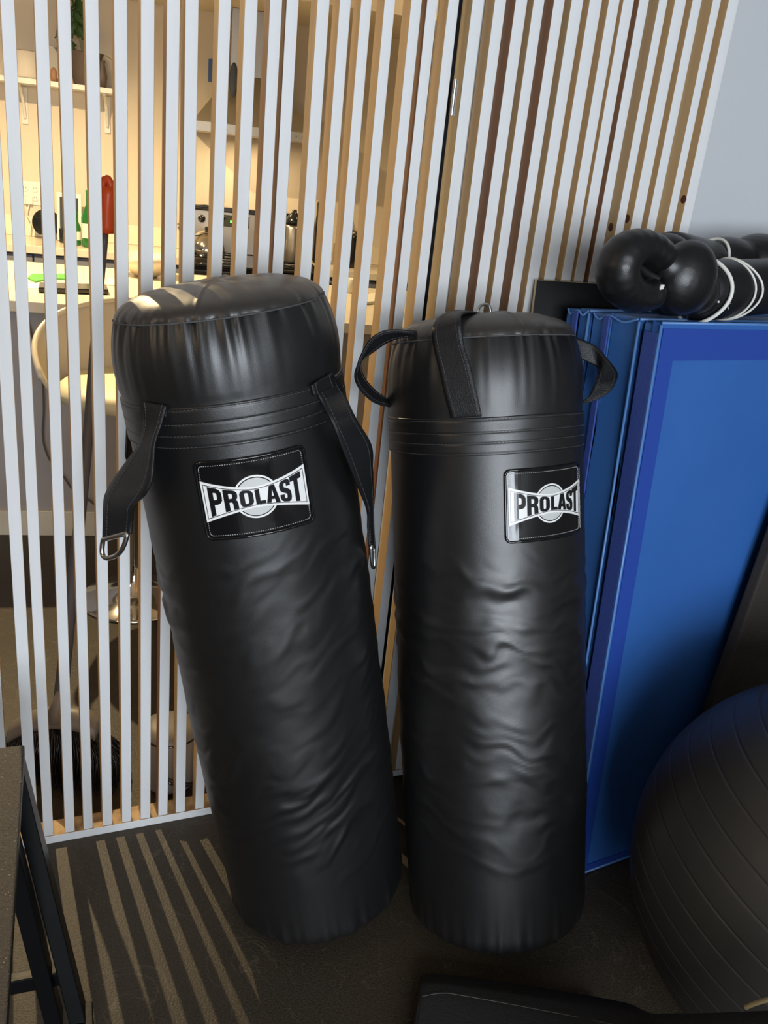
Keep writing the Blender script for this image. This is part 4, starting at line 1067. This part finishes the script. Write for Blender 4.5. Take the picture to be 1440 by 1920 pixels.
# broom
hp = ATZ(105, 1535, 0); BY = 1.69
br = thing('broom', 'broom with orange grip and black bristles standing behind the slat screen', 'broom', AT(125, 1345, BY) * 1.0)
b = MB(); k = smooth_path([AT(197, 436, BY - .03), AT(178, 640, BY - .02), AT(162, 850, BY - .01), AT(140, 1060, BY), AT(122, 1230, BY), AT(112, 1330, BY)], 6)
nn = len(k); b.tube(k, [.0065 + .0105 * (i / (nn - 1)) for i in range(nn)], MW['pole'], n=16); b.build('pole', br, smooth=True)
b = MB(); k = [AT(200, 437, BY - .03), AT(200, 425, BY - .03), AT(201, 390, BY - .03), AT(203, 365, BY - .03), AT(202, 350, BY - .03)]
b.tube(k, [.0125, .0130, .0145, .0155, .0140], MW['orange'], n=20); gr = b.build('grip', br, smooth=True)
b = MB(); kk = []
for i in range(17):
    a = PI * i / 16; kk.append(AT(200 - math.cos(a) * 7.5, 352 - math.sin(a) * 17, BY - .03))
b.tube(kk, .0068, MW['orange'], n=12); b.build('hanging_loop', gr, smooth=True)
head = [AT(22, 1372, BY), AT(60, 1352, BY), AT(112, 1345, BY), AT(160, 1352, BY), AT(186, 1368, BY)]
b = MB()
rows = []
for i, p in enumerate(smooth_path(head, 6)):
    rows.append([p + V((0, dy, dz)) for dy, dz in ((-.03, -.012), (-.032, .004), (-.02, .020), (0, .026), (.02, .020), (.032, .004), (.03, -.012), (0, -.016))])
b.grid(rows, MW['grey_plastic'], closed=True); nR = len(rows); o_ = len(b.v) 
b.add(rows[0], [tuple(range(8))], MW['grey_plastic']); b.add(rows[-1], [tuple(range(8))[::-1]], MW['grey_plastic'])
b.build('head', br, smooth=True)
b = MB(); b.tube([AT(118, 1290, BY), AT(112, 1318, BY), AT(110, 1342, BY)], [.019, .024, .040], MW['grey_plastic'], n=16, flat=.7); b.build('socket', br, smooth=True)
b = MB(); random.seed(11); hs_ = smooth_path(head, 6)
for i in range(1500):
    t = random.random(); p = hs_[min(len(hs_) - 1, int(t * len(hs_)))] + V((random.uniform(-.004, .004), random.uniform(-.026, .026), -.012))
    sp = (t - .5) * 2
    q = V((p.x + sp * .03 + .01 + random.uniform(-.02, .02), p.y + random.uniform(-.055, .04), random.uniform(.002, .05)))
    mid = p.lerp(q, .5) + V((random.uniform(-.008, .008) + sp * .012, random.uniform(-.008, .008), 0))
    b.tube([p, mid, q], [.0020, .0024, .0014], MW['bristle'], n=4)
b.build('bristles', br, smooth=True, weld=False)['kind'] = 'stuff'
# pale dust pan / litter near the rail
b = MB(); p = [ATZ(118, 1545, .002), ATZ(125, 1525, .002), ATZ(205, 1440, .002), ATZ(262, 1495, .002)]
# small grey bin with black cord
c_ = ATZ(318, 1462, 0)
bn = thing('canister_bin', 'grey rounded bin on the kitchen floor behind the screen', 'bin', c_)
b = MB(); b.lathe([(.055, 0), (.062, .008), (.068, .14), (.064, .155), (.04, .165), (0, .168)], c_, MW['bin'], n=40); b.build('body', bn, smooth=True)
b = MB(); b.tube([c_ + V((math.cos(a) * .066, math.sin(a) * .066, .145)) for a in [2 * PI * i / 36 for i in range(36)]], .003, MW['appliance'], n=8, closed=True); b.build('rim', bn, smooth=True)
b = MB(); b.tube(smooth_path([ATZ(283, 1435, .004), ATZ(300, 1455, .06), ATZ(330, 1472, .05), ATZ(372, 1468, .004), ATZ(400, 1440, .004)]), .0035, MW['appliance'], n=8); o = b.build('floor_cord', smooth=True); tag(o, 'black cord looping past the grey bin on the kitchen floor', 'cord')

# ------------------------------------------------------------------ lights
def area(name, loc, rot, sx_, sy_, power, color, spread=None):
    l = bpy.data.lights.new(name, 'AREA'); l.shape = 'RECTANGLE'; l.size = sx_; l.size_y = sy_; l.energy = power; l.color = color
    if spread: l.spread = spread
    o = bpy.data.objects.new(name, l); o.location = loc; o.rotation_euler = rot; col.objects.link(o); return o
def point(name, loc, power, color, r):
    l = bpy.data.lights.new(name, 'POINT'); l.energy = power; l.color = color; l.shadow_soft_size = r
    o = bpy.data.objects.new(name, l); o.location = loc; col.objects.link(o); return o
# daylight in the window opening behind the camera
area('window_daylight', ((wx0 + wx1) / 2, -3.45, (wz0 + wz1) / 2 + .1), (math.radians(90), 0, 0), wx1 - wx0, wz1 - wz0, 255, (.85, .92, 1.0))
WARM = (1.0, .74, .42)
lamp = V((-1.54, 3.32, 2.10))
l = bpy.data.lights.new('island_lamp', 'SPOT'); l.energy = 190; l.color = (1.0, .76, .42); l.shadow_soft_size = .010; l.spot_size = math.radians(166); l.spot_blend = .6
o = bpy.data.objects.new('island_lamp', l); o.location = lamp; col.objects.link(o)
point('kitchen_lamp', (-2.6, 3.6, 2.35), 5, WARM, .10)  # unseen warm fill added for the left of the kitchen
point('kitchen_lamp', (.3, 4.2, 2.35), 10, WARM, .10)  # unseen warm fill added for the right of the kitchen
s_h = KP((hL + hR) / 2, -.25, hzz - .02)
area('hood_lamp', s_h, (0, 0, 0), .3, .1, 3, WARM)  # added warm fill below the hood, brightens the counter
point('kitchen_lamp', (-1.25, 2.25, 2.45), 9, WARM, .10)  # extra fill near the screen, added to brighten the bare slat sides
point('room_lamp', (-1.6, .1, 1.75), 13, (1.0, .74, .46), .12)
wd = bpy.data.worlds.new('world'); sc.world = wd; wd.use_nodes = True
wd.node_tree.nodes['Background'].inputs[0].default_value = (.75, .86, 1, 1); wd.node_tree.nodes['Background'].inputs[1].default_value = 1.0
sc.view_settings.view_transform = 'Standard'; sc.view_settings.look = 'None'; sc.view_settings.gamma = 1
sc.view_settings.exposure = 0.0; sc.view_settings.use_curve_mapping = False
